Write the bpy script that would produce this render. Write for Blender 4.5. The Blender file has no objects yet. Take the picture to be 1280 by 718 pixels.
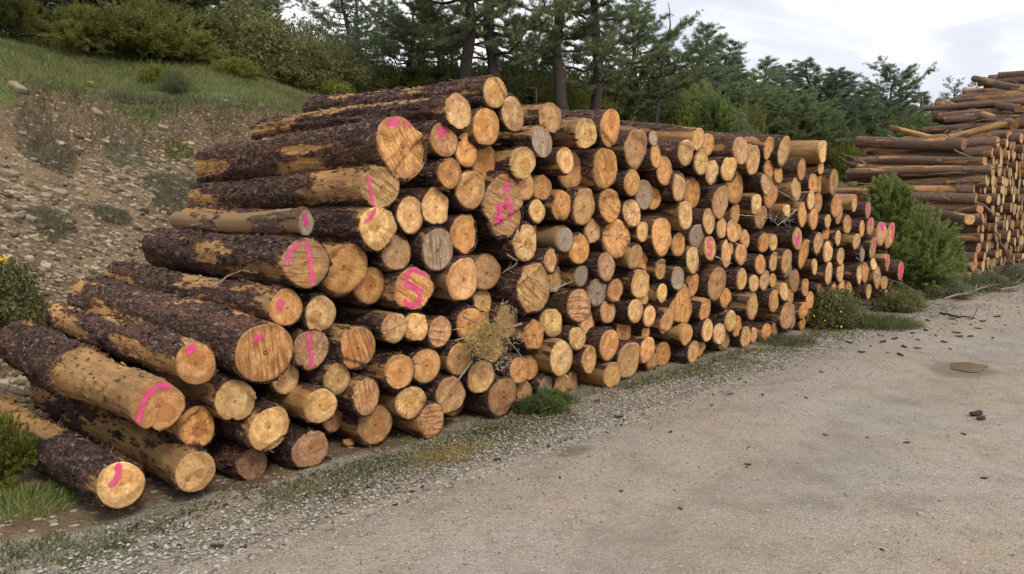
import bpy, math, random
import numpy as np
from mathutils import Matrix, Vector

scene = bpy.context.scene
COL = scene.collection
R = math.radians
rng = random.Random(11)
nr = np.random.default_rng(7)

# ------------------------------------------------------------------ frame of the place
# t runs along the road beside the pile, p runs away from the road, z is up.
AZ = R(43.9)
EV = np.array([math.sin(AZ), math.cos(AZ), 0.0])
UV = np.array([-math.cos(AZ), math.sin(AZ), 0.0])
ORG = np.array([-0.1201, 5.6249, 0.0])


def W(t, p, z):
    t, p, z = np.broadcast_arrays(np.asarray(t, float), np.asarray(p, float), np.asarray(z, float))
    return ORG + t[..., None] * EV + p[..., None] * UV + z[..., None] * np.array([0, 0, 1.0])


def TP(x, y):
    dx, dy = np.asarray(x) - ORG[0], np.asarray(y) - ORG[1]
    return dx * EV[0] + dy * EV[1], dx * UV[0] + dy * UV[1]


# ------------------------------------------------------------------ noise
def _hash(ix, iy, iz, seed):
    h = (ix * 374761393 + iy * 668265263 + iz * 2147483647 + seed * 974634777) & 0xFFFFFFFF
    h = ((h ^ (h >> 13)) * 1274126177) & 0xFFFFFFFF
    h = ((h ^ (h >> 16)) * 2246822519) & 0xFFFFFFFF
    return ((h ^ (h >> 15)) & 0xFFFFFF) / float(0xFFFFFF)


def vnoise(x, y, z, seed=0):
    x, y, z = np.broadcast_arrays(np.asarray(x, float), np.asarray(y, float), np.asarray(z, float))
    fx, fy, fz = np.floor(x), np.floor(y), np.floor(z)
    ix, iy, iz = fx.astype(np.int64), fy.astype(np.int64), fz.astype(np.int64)
    a, b, c = x - fx, y - fy, z - fz
    a, b, c = a * a * (3 - 2 * a), b * b * (3 - 2 * b), c * c * (3 - 2 * c)
    out = 0
    for dx in (0, 1):
        for dy in (0, 1):
            for dz in (0, 1):
                w = (a if dx else 1 - a) * (b if dy else 1 - b) * (c if dz else 1 - c)
                out = out + w * _hash(ix + dx, iy + dy, iz + dz, seed)
    return out


def fbm(x, y, z, seed=0, octaves=3):
    s, amp, tot = 0, 1.0, 0
    for o in range(octaves):
        s = s + amp * vnoise(np.asarray(x) * 2 ** o, np.asarray(y) * 2 ** o, np.asarray(z) * 2 ** o, seed + o * 17)
        tot += amp
        amp *= 0.5
    return s / tot


# ------------------------------------------------------------------ terrain
def sstep(a, b, x):
    k = np.clip((np.asarray(x, float) - a) / (b - a), 0, 1)
    return k * k * (3 - 2 * k)


def edge_p(t):
    return 6.45 + 0.7 * (fbm(np.asarray(t) * 0.55, 3.1, 0, 5, 3) - 0.5)


def edge_h(t):
    t = np.asarray(t, float)
    return 2.92 - 0.55 * sstep(5, 22, t) + 0.12 * (vnoise(t * 0.7, 9, 0, 3) - 0.5)


TOE = 3.05


def height(t, p):
    t, p = np.broadcast_arrays(np.asarray(t, float), np.asarray(p, float))
    pe, he = edge_p(t), edge_h(t)
    f = np.clip((p - TOE) / (pe - TOE), 0, 1)
    bank = he * (0.86 * f ** 1.05 + 0.14 * sstep(0.86, 1.0, f))
    rough = sstep(0.02, 0.15, f) * (1 - sstep(0.93, 1.0, f))
    bank = bank + rough * (0.34 * (fbm(t * 0.9, p * 0.9, 0, 21, 3) - 0.5) + 0.10 * (fbm(t * 5, p * 5, 0, 22, 2) - 0.5))
    q = np.maximum(p - pe, 0)
    top = 1.95 * (1 - np.exp(-q * 0.50 / 1.95)) + sstep(0, 1.5, q) * 0.35 * (fbm(t * 0.6, p * 0.6, 1, 31, 3) - 0.5)
    top = top - 1.2 * sstep(7, 40, q)
    verge = 0.05 * (fbm(t * 1.3, p * 1.3, 0, 41, 3) - 0.5) * sstep(-0.75, 0.3, p) * (1 - sstep(2.5, TOE, p))
    return bank + top + verge


# ------------------------------------------------------------------ meshes
class MB:
    def __init__(self):
        self.v, self.f, self.n, self.attr = [], [], 0, {}

    def add(self, v, faces, mat=0, **attr):
        v = np.asarray(v, float).reshape(-1, 3)
        if not isinstance(faces, (list, tuple)):
            faces = [faces]
        for f in faces:
            f = np.asarray(f, np.int64)
            if f.size:
                self.f.append((f + self.n, mat))
        for k, a in attr.items():
            self.attr.setdefault(k, []).append((self.n, np.asarray(a, float).ravel()))
        self.v.append(v)
        self.n += len(v)

    def mesh(self, name, mats, smooth=False):
        me = bpy.data.meshes.new(name)
        v = np.concatenate(self.v) if self.v else np.zeros((0, 3))
        me.vertices.add(len(v))
        me.vertices.foreach_set('co', v.astype(np.float32).ravel())
        loops = np.concatenate([f.ravel() for f, _ in self.f])
        sizes = np.concatenate([np.full(len(f), f.shape[1], np.int32) for f, _ in self.f])
        mi = np.concatenate([np.full(len(f), m, np.int32) for f, m in self.f])
        me.loops.add(len(loops))
        me.loops.foreach_set('vertex_index', loops.astype(np.int32))
        me.polygons.add(len(sizes))
        st = np.concatenate([[0], np.cumsum(sizes)[:-1]]).astype(np.int32)
        me.polygons.foreach_set('loop_start', st)
        me.polygons.foreach_set('loop_total', sizes)
        me.polygons.foreach_set('material_index', mi)
        me.polygons.foreach_set('use_smooth', np.full(len(sizes), smooth, bool))
        for k, parts in self.attr.items():
            a = np.zeros(len(v), np.float32)
            for s, x in parts:
                a[s:s + len(x)] = x
            at = me.attributes.new(k, 'FLOAT', 'POINT')
            at.data.foreach_set('value', a)
        for m in mats:
            me.materials.append(m)
        me.update(calc_edges=True)
        me.validate()
        return me

    def build(self, name, mats, parent=None, smooth=False):
        if not isinstance(mats, (list, tuple)):
            mats = [mats]
        o = bpy.data.objects.new(name, self.mesh(name, mats, smooth))
        COL.objects.link(o)
        if parent is not None:
            o.parent = parent
        return o


def grid_faces(nu, nv, wrap=False):
    """quads of a grid of nu rows of nv points (row major); wrap closes each row"""
    i = np.arange(nu - 1)[:, None]
    j = np.arange(nv if wrap else nv - 1)[None]
    j2 = (j + 1) % nv
    return np.stack([i * nv + j, i * nv + j2, (i + 1) * nv + j2, (i + 1) * nv + j], -1).reshape(-1, 4)


def unit(a):
    a = np.asarray(a, float)
    return a / np.maximum(np.linalg.norm(a, axis=-1, keepdims=True), 1e-9)


def tube(mb, pts, rad, n=8, mat=0, cap=True):
    pts = np.asarray(pts, float)
    rad = np.broadcast_to(np.asarray(rad, float), (len(pts),))
    tan = unit(np.gradient(pts, axis=0))
    ref = np.array([0.31, 0.2, 0.93]) if abs(tan[0] @ np.array([0, 0, 1.0])) < 0.9 else np.array([1.0, 0.1, 0])
    a = unit(np.cross(tan, ref))
    b = np.cross(tan, a)
    th = np.linspace(0, 2 * math.pi, n, endpoint=False)
    ring = pts[:, None] + rad[:, None, None] * (np.cos(th)[None, :, None] * a[:, None] + np.sin(th)[None, :, None] * b[:, None])
    fs = [grid_faces(len(pts), n, True)]
    if cap:
        fs.append(np.arange(n)[None, ::-1].copy())
        fs.append(((len(pts) - 1) * n + np.arange(n))[None])
    mb.add(ring, fs, mat)


def rand_unit(n):
    return unit(nr.normal(size=(n, 3)))


def needles(mb, cen, axis, per, length, width, spread=0.8, mat=0):
    """tufts: thin triangles fanning out from each centre about its axis"""
    n = len(cen)
    if n == 0:
        return
    d = unit(np.repeat(axis, per, 0) + spread * rand_unit(n * per))
    c = np.repeat(cen, per, 0) + nr.normal(size=(n * per, 3)) * length * 0.18
    L = length * nr.uniform(0.6, 1.15, (n * per, 1))
    s = unit(np.cross(d, rand_unit(n * per))) * width
    v = np.stack([c - s, c + s, c + d * L], 1)
    mb.add(v, np.arange(n * per * 3).reshape(-1, 3), mat)


def leaves(mb, cen, nrm, size, mat=0, aspect=0.55):
    """small pointed leaf blades (4 points, slightly folded)"""
    n = len(cen)
    if n == 0:
        return
    a = unit(np.cross(nrm, rand_unit(n)))
    b = np.cross(nrm, a)
    s = (size * nr.uniform(0.6, 1.3, (n, 1)))
    v = np.stack([cen - a * s * .5, cen + b * s * aspect * .5 + nrm * s * .12, cen + a * s * .5, cen - b * s * aspect * .5 + nrm * s * .12], 1)
    mb.add(v, np.arange(n * 4).reshape(-1, 4), mat)


# ------------------------------------------------------------------ objects
def tag(o, label=None, cat=None, group=None, kind=None):
    if label:
        o['label'] = label
    if cat:
        o['category'] = cat
    if group:
        o['group'] = group
    if kind:
        o['kind'] = kind
    return o


def empty(name, loc=(0, 0, 0), label=None, cat=None, group=None):
    o = bpy.data.objects.new(name, None)
    COL.objects.link(o)
    o.location = tuple(float(c) for c in loc)
    o.empty_display_size = 0.1
    return tag(o, label, cat, group)


def copy_tree(root, parent=None):
    c = root.copy()
    COL.objects.link(c)
    if parent is not None:
        c.parent = parent
    for ch in list(root.children):
        copy_tree(ch, c)
    return c


# ------------------------------------------------------------------ materials
class NT:
    def __init__(self, name):
        self.m = bpy.data.materials.new(name)
        self.m.use_nodes = True
        self.t = self.m.node_tree
        self.t.nodes.clear()
        self.out = self.n('ShaderNodeOutputMaterial')

    def n(self, typ, **kw):
        nd = self.t.nodes.new(typ)
        for k, v in kw.items():
            setattr(nd, k, v)
        return nd

    def link(self, a, b):
        self.t.links.new(a, b)

    def put(self, sock, val):
        if hasattr(val, 'is_output'):
            self.link(val, sock)
        elif isinstance(val, (tuple, list)) and len(val) == 3 and sock.type == 'RGBA':
            sock.default_value = (*val, 1)
        else:
            sock.default_value = val

    def math(self, op, a, b=0.0, c=None, clamp=False):
        nd = self.n('ShaderNodeMath', operation=op, use_clamp=clamp)
        self.put(nd.inputs[0], a)
        self.put(nd.inputs[1], b)
        if c is not None:
            self.put(nd.inputs[2], c)
        return nd.outputs[0]

    def smooth(self, lo, hi, x):
        nd = self.n('ShaderNodeMapRange', interpolation_type='SMOOTHSTEP')
        self.put(nd.inputs['Value'], x)
        self.put(nd.inputs['From Min'], lo)
        self.put(nd.inputs['From Max'], hi)
        return nd.outputs[0]

    def remap(self, x, a, b, c, d):
        nd = self.n('ShaderNodeMapRange')
        for k, v in zip(('Value', 'From Min', 'From Max', 'To Min', 'To Max'), (x, a, b, c, d)):
            self.put(nd.inputs[k], v)
        return nd.outputs[0]

    def mix(self, fac, a, b, mode='MIX'):
        nd = self.n('ShaderNodeMix', data_type='RGBA', blend_type=mode)
        self.put(nd.inputs['Factor'], fac)
        self.put(nd.inputs['A'] if False else nd.inputs[6], a)
        self.put(nd.inputs[7], b)
        return nd.outputs[2]

    def noise(self, vec, scale, detail=3, rough=0.55, dist=0.0):
        nd = self.n('ShaderNodeTexNoise')
        if vec is not None:
            self.link(vec, nd.inputs['Vector'])
        nd.inputs['Scale'].default_value = scale
        nd.inputs['Detail'].default_value = detail
        nd.inputs['Roughness'].default_value = rough
        nd.inputs['Distortion'].default_value = dist
        return nd.outputs['Fac']

    def voronoi(self, vec, scale, feature='F1', out='Distance', rnd=1.0):
        nd = self.n('ShaderNodeTexVoronoi', feature=feature)
        self.link(vec, nd.inputs['Vector'])
        nd.inputs['Scale'].default_value = scale
        nd.inputs['Randomness'].default_value = rnd
        return nd.outputs[out]

    def mapping(self, vec, scale=(1, 1, 1), loc=(0, 0, 0)):
        nd = self.n('ShaderNodeMapping')
        self.link(vec, nd.inputs['Vector'])
        nd.inputs['Scale'].default_value = scale
        self.put(nd.inputs['Location'], loc)
        return nd.outputs[0]

    def obj(self):
        return self.n('ShaderNodeTexCoord').outputs['Object']

    def geo(self, out='Position'):
        return self.n('ShaderNodeNewGeometry').outputs[out]

    def attr(self, name, typ='GEOMETRY', out='Fac'):
        return self.n('ShaderNodeAttribute', attribute_type=typ, attribute_name=name).outputs[out]

    def ramp(self, fac, stops, interp='LINEAR'):
        nd = self.n('ShaderNodeValToRGB')
        nd.color_ramp.interpolation = interp
        el = nd.color_ramp.elements
        while len(el) > 1:
            el.remove(el[0])
        for k, (p, c) in enumerate(stops):
            e = el[0] if k == 0 else el.new(p)
            e.position = p
            e.color = (*c, 1)
        self.link(fac, nd.inputs[0])
        return nd.outputs[0]

    def bump(self, h, strength=0.5, dist=0.01):
        nd = self.n('ShaderNodeBump')
        nd.inputs['Strength'].default_value = strength
        nd.inputs['Distance'].default_value = dist
        self.link(h, nd.inputs['Height'])
        return nd.outputs[0]

    def finish(self, col, rough=0.8, normal=None, spec=0.3, trans=None, alpha=None):
        b = self.n('ShaderNodeBsdfPrincipled')
        self.put(b.inputs['Base Color'], col)
        self.put(b.inputs['Roughness'], rough)
        self.put(b.inputs['Specular IOR Level'], spec)
        if normal is not None:
            self.link(normal, b.inputs['Normal'])
        if alpha is not None:
            self.put(b.inputs['Alpha'], alpha)
        sh = b.outputs[0]
        if trans is not None:
            tr = self.n('ShaderNodeBsdfTranslucent')
            self.put(tr.inputs['Color'], col)
            mx = self.n('ShaderNodeMixShader')
            mx.inputs[0].default_value = trans
            self.link(sh, mx.inputs[1])
            self.link(tr.outputs[0], mx.inputs[2])
            sh = mx.outputs[0]
        self.link(sh, self.out.inputs['Surface'])
        return self.m


def gravel_nodes(n, pos):
    """compacted limestone gravel: colour and height"""
    big = n.noise(pos, 0.55, 4, 0.6)
    mid = n.noise(pos, 3.2, 4, 0.6)
    fine = n.noise(pos, 95, 3, 0.7)
    track = n.noise(n.mapping(n.mapping(pos), (1, 1, 1)), 1.3, 2)
    col = n.mix(n.smooth(0.36, 0.66, big), (0.315, 0.258, 0.198), (0.31, 0.284, 0.248))
    col = n.mix(n.math('MULTIPLY', n.smooth(0.42, 0.75, mid), 0.6), col, (0.185, 0.155, 0.122))
    col = n.mix(n.math('MULTIPLY', n.smooth(0.56, 0.66, n.noise(pos, 11, 4, 0.7)), 0.35), col, (0.15, 0.13, 0.105))
    v = n.n('ShaderNodeTexVoronoi')
    n.link(pos, v.inputs['Vector'])
    v.inputs['Scale'].default_value = 62
    sep = n.n('ShaderNodeSeparateColor')
    n.link(v.outputs['Color'], sep.inputs[0])
    stone = n.ramp(sep.outputs[0], [(0, (0.115, 0.10, 0.085)), (0.35, (0.26, 0.23, 0.19)), (0.7, (0.38, 0.34, 0.29)), (1, (0.52, 0.48, 0.43))])
    near = n.smooth(0.62, 0.35, v.outputs['Distance'])
    col = n.mix(n.math('MULTIPLY', near, 0.38), col, stone)
    v2 = n.n('ShaderNodeTexVoronoi')
    n.link(pos, v2.inputs['Vector'])
    v2.inputs['Scale'].default_value = 21
    sep2 = n.n('ShaderNodeSeparateColor')
    n.link(v2.outputs['Color'], sep2.inputs[0])
    pick = n.math('MULTIPLY', n.math('GREATER_THAN', sep2.outputs[1], 0.82), n.smooth(0.36, 0.26, v2.outputs['Distance']))
    stone2 = n.ramp(sep2.outputs[0], [(0, (0.16, 0.14, 0.12)), (0.5, (0.34, 0.31, 0.27)), (1, (0.50, 0.47, 0.43))])
    col = n.mix(n.math('MULTIPLY', pick, 0.5), col, stone2)
    col = n.mix(0.5, col, n.mix(n.smooth(0.25, 0.75, fine), (0.26, 0.25, 0.23), (0.72, 0.69, 0.64)), 'OVERLAY')
    hgt = n.math('ADD', n.math('MULTIPLY', near, 0.6), n.math('ADD', n.math('MULTIPLY', fine, 0.7), n.math('MULTIPLY', pick, 1.0)))
    hgt = n.math('ADD', hgt, n.math('MULTIPLY', mid, 1.2))
    return col, hgt, big, mid


def m_road():
    n = NT('gravel_road')
    pos = n.geo()
    col, hgt, big, mid = gravel_nodes(n, pos)
    dp = n.n('ShaderNodeVectorMath', operation='DOT_PRODUCT')
    n.link(pos, dp.inputs[0])
    dp.inputs[1].default_value = tuple(UV)
    pp = n.math('SUBTRACT', dp.outputs['Value'], float(ORG @ UV))
    pw = n.math('ADD', pp, n.math('MULTIPLY', n.math('SUBTRACT', n.noise(pos, 0.7, 3), 0.5), 0.8))
    for c_ in (-2.1, -4.3):
        tk = n.smooth(0.5, 0.1, n.math('ABSOLUTE', n.math('SUBTRACT', pw, c_)))
        tk = n.math('MULTIPLY', tk, n.smooth(0.3, 0.6, n.noise(pos, 1.6, 4, 0.65)))
        col = n.mix(n.math('MULTIPLY', tk, 0.36), col, (0.180, 0.160, 0.137))
    wet = n.smooth(0.56, 0.70, n.noise(pos, 0.8, 5, 0.6))
    col = n.mix(n.math('MULTIPLY', wet, 0.18), col, (0.13, 0.115, 0.10))
    # damp mud round the puddle
    for ct, cp, rt, rp in ((4.2, -2.08, .44, .30), (-.245, -.95, .16, .11)):
        rel = n.n('ShaderNodeVectorMath', operation='SUBTRACT')
        n.link(pos, rel.inputs[0])
        rel.inputs[1].default_value = tuple(W(ct, cp, .02))
        comp = []
        for ax, rr in ((EV, rt), (UV, rp)):
            dq = n.n('ShaderNodeVectorMath', operation='DOT_PRODUCT')
            n.link(rel.outputs[0], dq.inputs[0])
            dq.inputs[1].default_value = tuple(ax / rr)
            comp.append(n.math('MULTIPLY', dq.outputs['Value'], dq.outputs['Value']))
        rad = n.math('SQRT', n.math('ADD', comp[0], comp[1]))
        rad = n.math('ADD', rad, n.math('MULTIPLY', n.math('SUBTRACT', n.noise(pos, 5, 4, 0.7), 0.5), 1.0))
        mud = n.smooth(1.15, 0.6, rad)
        col = n.mix(n.math('MULTIPLY', mud, 0.7), col, (0.135, 0.112, 0.083))
    return n.finish(col, 0.88, n.bump(hgt, 0.55, 0.012), 0.25)


def m_ground():
    n = NT('ground')
    pos = n.geo()
    gcol, ghgt, _b, _m = gravel_nodes(n, pos)
    soil, grass = n.attr('soil'), n.attr('grass')
    nz = n.noise(pos, 2.2, 5, 0.65)
    nf = n.noise(pos, 30, 4, 0.7)
    sc = n.ramp(nz, [(0.25, (0.105, 0.073, 0.045)), (0.5, (0.185, 0.132, 0.082)), (0.62, (0.24, 0.175, 0.108)), (0.8, (0.18, 0.142, 0.10))])
    sc = n.mix(0.7, sc, n.ramp(nf, [(0.25, (0.12, 0.10, 0.08)), (0.75, (0.80, 0.76, 0.70))]), 'OVERLAY')
    v = n.n('ShaderNodeTexVoronoi')
    n.link(n.mapping(pos, (1, 1, 1.8)), v.inputs['Vector'])
    v.inputs['Scale'].default_value = 17
    sep = n.n('ShaderNodeSeparateColor')
    n.link(v.outputs['Color'], sep.inputs[0])
    st = n.math('MULTIPLY', n.smooth(0.42, 0.30, v.outputs['Distance']), n.math('GREATER_THAN', sep.outputs[1], 0.45))
    sc = n.mix(st, sc, n.ramp(sep.outputs[0], [(0, (0.17, 0.135, 0.10)), (0.6, (0.32, 0.27, 0.205)), (1, (0.46, 0.41, 0.33))]))
    gr = n.ramp(n.noise(pos, 6, 4, 0.7), [(0.3, (0.060, 0.080, 0.026)), (0.55, (0.115, 0.14, 0.048)), (0.75, (0.17, 0.155, 0.07))])
    edge = n.math('MULTIPLY', n.math('SUBTRACT', n.noise(pos, 7, 4, 0.7), 0.5), 0.9)
    col = n.mix(n.smooth(0.35, 0.65, n.math('ADD', soil, edge)), gcol, sc)
    col = n.mix(n.smooth(0.35, 0.65, n.math('ADD', grass, edge)), col, gr)
    h = n.math('ADD', n.math('MULTIPLY', ghgt, 0.7), n.math('ADD', n.math('MULTIPLY', nf, 1.2), st))
    return n.finish(col, 0.92, n.bump(h, 0.7, 0.018), 0.2)


def m_bark():
    n = NT('pine_bark')
    co = n.obj()
    rnd = n.n('ShaderNodeObjectInfo').outputs['Random']
    off = n.n('ShaderNodeCombineXYZ')
    for k in range(3):
        n.link(n.math('MULTIPLY', rnd, 37.0 + 11 * k), off.inputs[k])
    vec = n.n('ShaderNodeVectorMath', operation='ADD')
    n.link(n.mapping(co, (1, 1, 0.42)), vec.inputs[0])
    n.link(off.outputs[0], vec.inputs[1])
    q = vec.outputs[0]
    warp = n.n('ShaderNodeTexNoise')
    n.link(q, warp.inputs['Vector'])
    warp.inputs['Scale'].default_value = 22
    warp.inputs['Detail'].default_value = 4
    wv = n.n('ShaderNodeVectorMath', operation='SCALE')
    n.link(warp.outputs['Color'], wv.inputs[0])
    wv.inputs['Scale'].default_value = 0.085
    q2 = n.n('ShaderNodeVectorMath', operation='ADD')
    n.link(q, q2.inputs[0])
    n.link(wv.outputs[0], q2.inputs[1])
    v = n.n('ShaderNodeTexVoronoi')
    n.link(q2.outputs[0], v.inputs['Vector'])
    v.inputs['Scale'].default_value = 52
    sep = n.n('ShaderNodeSeparateColor')
    n.link(v.outputs['Color'], sep.inputs[0])
    plate = n.ramp(sep.outputs[0], [(0, (0.032, 0.018, 0.013)), (0.35, (0.068, 0.036, 0.024)), (0.65, (0.115, 0.060, 0.040)), (0.88, (0.150, 0.092, 0.068)), (1, (0.225, 0.170, 0.140))])
    vd = n.voronoi(q2.outputs[0], 52, 'DISTANCE_TO_EDGE')
    gap = n.smooth(0.07, 0.0, vd)
    nz = n.noise(q, 60, 4, 0.7)
    plate = n.mix(n.math('MULTIPLY', gap, 0.45), plate, (0.022, 0.014, 0.011))
    plate = n.mix(0.8, plate, n.ramp(nz, [(0.3, (0.2, 0.17, 0.16)), (0.7, (0.80, 0.74, 0.72))]), 'OVERLAY')
    red = n.smooth(0.5, 0.75, n.noise(q, 5, 3))
    plate = n.mix(n.math('MULTIPLY', red, 0.5), plate, (0.20, 0.088, 0.042))
    lich = n.smooth(0.66, 0.74, n.noise(q, 9, 5, 0.7))
    plate = n.mix(n.math('MULTIPLY', lich, 0.22), plate, (0.26, 0.23, 0.20))
    plate = n.mix(n.attr('grey', 'OBJECT'), plate, (0.265, 0.165, 0.115))
    # bare, peeled wood
    st = n.noise(n.mapping(co, (60, 60, 4)), 1, 4, 0.65)
    bw = n.ramp(st, [(0.25, (0.20, 0.095, 0.034)), (0.5, (0.40, 0.215, 0.075)), (0.75, (0.54, 0.325, 0.125))])
    bw = n.mix(n.math('MULTIPLY', n.smooth(0.45, 0.62, n.noise(q, 4.5, 4, 0.65)), 0.65), bw, (0.21, 0.105, 0.048))
    mot = n.smooth(0.52, 0.68, n.noise(q, 16, 4, 0.7))
    bw = n.mix(n.math('MULTIPLY', mot, 0.65), bw, (0.17, 0.085, 0.045))
    pale = n.mix(n.attr('pale', 'OBJECT'), bw, (0.235, 0.155, 0.078))
    bare = n.math('ADD', n.attr('bare'), n.math('MULTIPLY', n.math('SUBTRACT', n.noise(n.mapping(q, (1, 1, .7)), 26, 5, 0.75), 0.5), 1.15))
    bm = n.smooth(0.46, 0.54, bare)
    # reddish inner bark left round the peeled patches
    inner = n.smooth(0.24, 0.40, bare)
    plate = n.mix(n.math('MULTIPLY', inner, 0.7), plate, n.mix(nz, (0.13, 0.055, 0.030), (0.27, 0.125, 0.062)))
    col = n.mix(bm, plate, pale)
    col = n.mix(1.0, col, n.remap(rnd, 0, 1, 0.8, 1.2), 'MULTIPLY')
    hb = n.math('ADD', n.math('MULTIPLY', n.smooth(0.0, 0.12, vd), 1.0), n.math('ADD', n.math('MULTIPLY', sep.outputs[1], 0.9), n.math('MULTIPLY', nz, 0.6)))
    h = n.math('ADD', n.math('MULTIPLY', hb, n.math('SUBTRACT', 1.0, bm)), n.math('MULTIPLY', st, n.math('MULTIPLY', bm, 0.25)))
    return n.finish(col, 0.85, n.bump(h, 1.0, 0.018), 0.35)


def m_wood():
    """sawn log end; every log carries its own tint, heart, saw, grey and pith"""
    n = NT('sawn_wood')
    co = n.obj()
    P = lambda k: n.attr(k, 'OBJECT')
    rnd = n.n('ShaderNodeObjectInfo').outputs['Random']
    base = n.n('ShaderNodeObjectInfo').outputs['Color']
    sx = n.n('ShaderNodeSeparateXYZ')
    n.link(co, sx.inputs[0])
    rad = P('radius')
    x = n.math('DIVIDE', n.math('SUBTRACT', sx.outputs[0], P('pith_x')), rad)
    y = n.math('DIVIDE', n.math('SUBTRACT', sx.outputs[1], P('pith_y')), rad)
    cx = n.n('ShaderNodeCombineXYZ')
    n.link(x, cx.inputs[0])
    n.link(y, cx.inputs[1])
    n.link(n.math('MULTIPLY', rnd, 50.0), cx.inputs[2])
    q = cx.outputs[0]
    d = n.math('SQRT', n.math('ADD', n.math('MULTIPLY', x, x), n.math('MULTIPLY', y, y)))
    wob = n.math('MULTIPLY', n.math('SUBTRACT', n.noise(q, 1.7, 3), 0.5), 0.34)
    dw = n.math('ADD', d, wob)
    ring = n.math('SINE', n.math('MULTIPLY', dw, 62.0))
    ring2 = n.math('SINE', n.math('MULTIPLY', n.math('ADD', dw, n.math('MULTIPLY', n.noise(q, 0.9, 1), 0.3)), 25.0))
    blot = n.noise(q, 2.1, 4, 0.6)
    col = n.mix(n.smooth(0.3, 0.7, blot), n.mix(1.0, base, (0.74, 0.64, 0.53), 'MULTIPLY'), n.mix(1.0, base, (1.16, 1.18, 1.22), 'MULTIPLY'))
    fib = n.noise(co, 55, 4, 0.75)
    col = n.mix(0.55, col, n.mix(n.smooth(0.3, 0.7, fib), (0.24, 0.22, 0.20), (0.78, 0.77, 0.75)), 'OVERLAY')
    col = n.mix(n.math('MULTIPLY', n.smooth(0.2, 1.0, ring), 0.20), col, (0.30, 0.14, 0.05))
    col = n.mix(n.math('MULTIPLY', n.smooth(0.0, 1.0, ring2), 0.16), col, (0.34, 0.17, 0.06))
    # heartwood
    hr = P('heart')
    hm = n.smooth(n.math('ADD', hr, 0.05), n.math('SUBTRACT', hr, 0.04), dw)
    hm = n.math('MULTIPLY', hm, n.math('GREATER_THAN', hr, 0.01))
    rim = n.math('MULTIPLY', n.smooth(0.07, 0.0, n.math('ABSOLUTE', n.math('SUBTRACT', dw, hr))), n.math('GREATER_THAN', hr, 0.01))
    heartc = n.mix(P('heart_dark'), n.mix(1.0, base, (0.86, 0.66, 0.46), 'MULTIPLY'), (0.36, 0.135, 0.04))
    col = n.mix(n.math('MULTIPLY', hm, 0.8), col, heartc)
    col = n.mix(n.math('MULTIPLY', rim, 0.35), col, (0.24, 0.11, 0.04))
    pith = n.smooth(0.045, 0.02, d)
    col = n.mix(n.math('MULTIPLY', pith, 0.6), col, (0.16, 0.075, 0.03))
    # chainsaw lines across the face
    ca, sa = n.math('COSINE', P('saw_angle')), n.math('SINE', P('saw_angle'))
    s = n.math('ADD', n.math('MULTIPLY', sx.outputs[0], ca), n.math('MULTIPLY', sx.outputs[1], sa))
    c2 = n.math('SUBTRACT', n.math('MULTIPLY', sx.outputs[1], ca), n.math('MULTIPLY', sx.outputs[0], sa))
    cs = n.n('ShaderNodeCombineXYZ')
    n.link(n.math('MULTIPLY', s, 1.0), cs.inputs[0])
    n.link(n.math('MULTIPLY', c2, 0.07), cs.inputs[1])
    n.link(n.math('MULTIPLY', rnd, 9.0), cs.inputs[2])
    l1 = n.noise(cs.outputs[0], 75, 3, 0.6)
    line = n.smooth(0.48, 0.62, l1)
    saw = P('saw')
    col = n.mix(n.math('MULTIPLY', n.math('MULTIPLY', line, saw), 0.85), col, n.mix(1.0, base, (0.34, 0.25, 0.19), 'MULTIPLY'))
    # weathering
    g = n.smooth(0.40, 0.60, n.math('ADD', n.noise(q, 1.3, 5, 0.7), n.math('SUBTRACT', n.math('MULTIPLY', P('grey'), 0.75), 0.30)))
    col = n.mix(n.math('MULTIPLY', g, n.math('MINIMUM', n.math('MULTIPLY', P('grey'), 1.2), 0.68)), col, n.ramp(n.noise(q, 14, 4, 0.7), [(0.3, (0.17, 0.135, 0.10)), (0.7, (0.40, 0.335, 0.255))]))
    # drying checks running out from the pith
    ang = n.math('ARCTAN2', y, x)
    ca3 = n.n('ShaderNodeCombineXYZ')
    n.link(n.math('COSINE', ang), ca3.inputs[0])
    n.link(n.math('SINE', ang), ca3.inputs[1])
    n.link(n.math('ADD', n.math('MULTIPLY', rnd, 31.0), n.math('MULTIPLY', d, 0.12)), ca3.inputs[2])
    crk = n.smooth(0.028, 0.004, n.math('ABSOLUTE', n.math('SUBTRACT', n.noise(ca3.outputs[0], 2.6, 2), 0.47)))
    crk = n.math('MULTIPLY', crk, n.math('MULTIPLY', P('crack'), n.smooth(0.0, 0.15, d)))
    col = n.mix(n.math('MULTIPLY', crk, 0.75), col, (0.13, 0.06, 0.025))
    # dirt specks and brightness
    spk = n.smooth(0.66, 0.74, n.noise(co, 90, 3, 0.7))
    col = n.mix(n.math('MULTIPLY', spk, 0.55), col, (0.12, 0.07, 0.035))
    out = n.smooth(0.80, 1.02, n.math('ADD', d, wob))
    col = n.mix(n.math('MULTIPLY', out, 0.45), col, (0.22, 0.105, 0.045))
    col = n.mix(1.0, col, n.remap(rnd, 0, 1, 0.74, 1.12), 'MULTIPLY')
    h = n.math('ADD', n.math('MULTIPLY', l1, n.math('ADD', 0.35, n.math('MULTIPLY', saw, 1.6))), n.math('ADD', n.math('MULTIPLY', n.noise(co, 140, 3, 0.7), 0.6), n.math('MULTIPLY', crk, -1.5)))
    return n.finish(col, 0.72, n.bump(h, 0.55, 0.006), 0.3)


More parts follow.
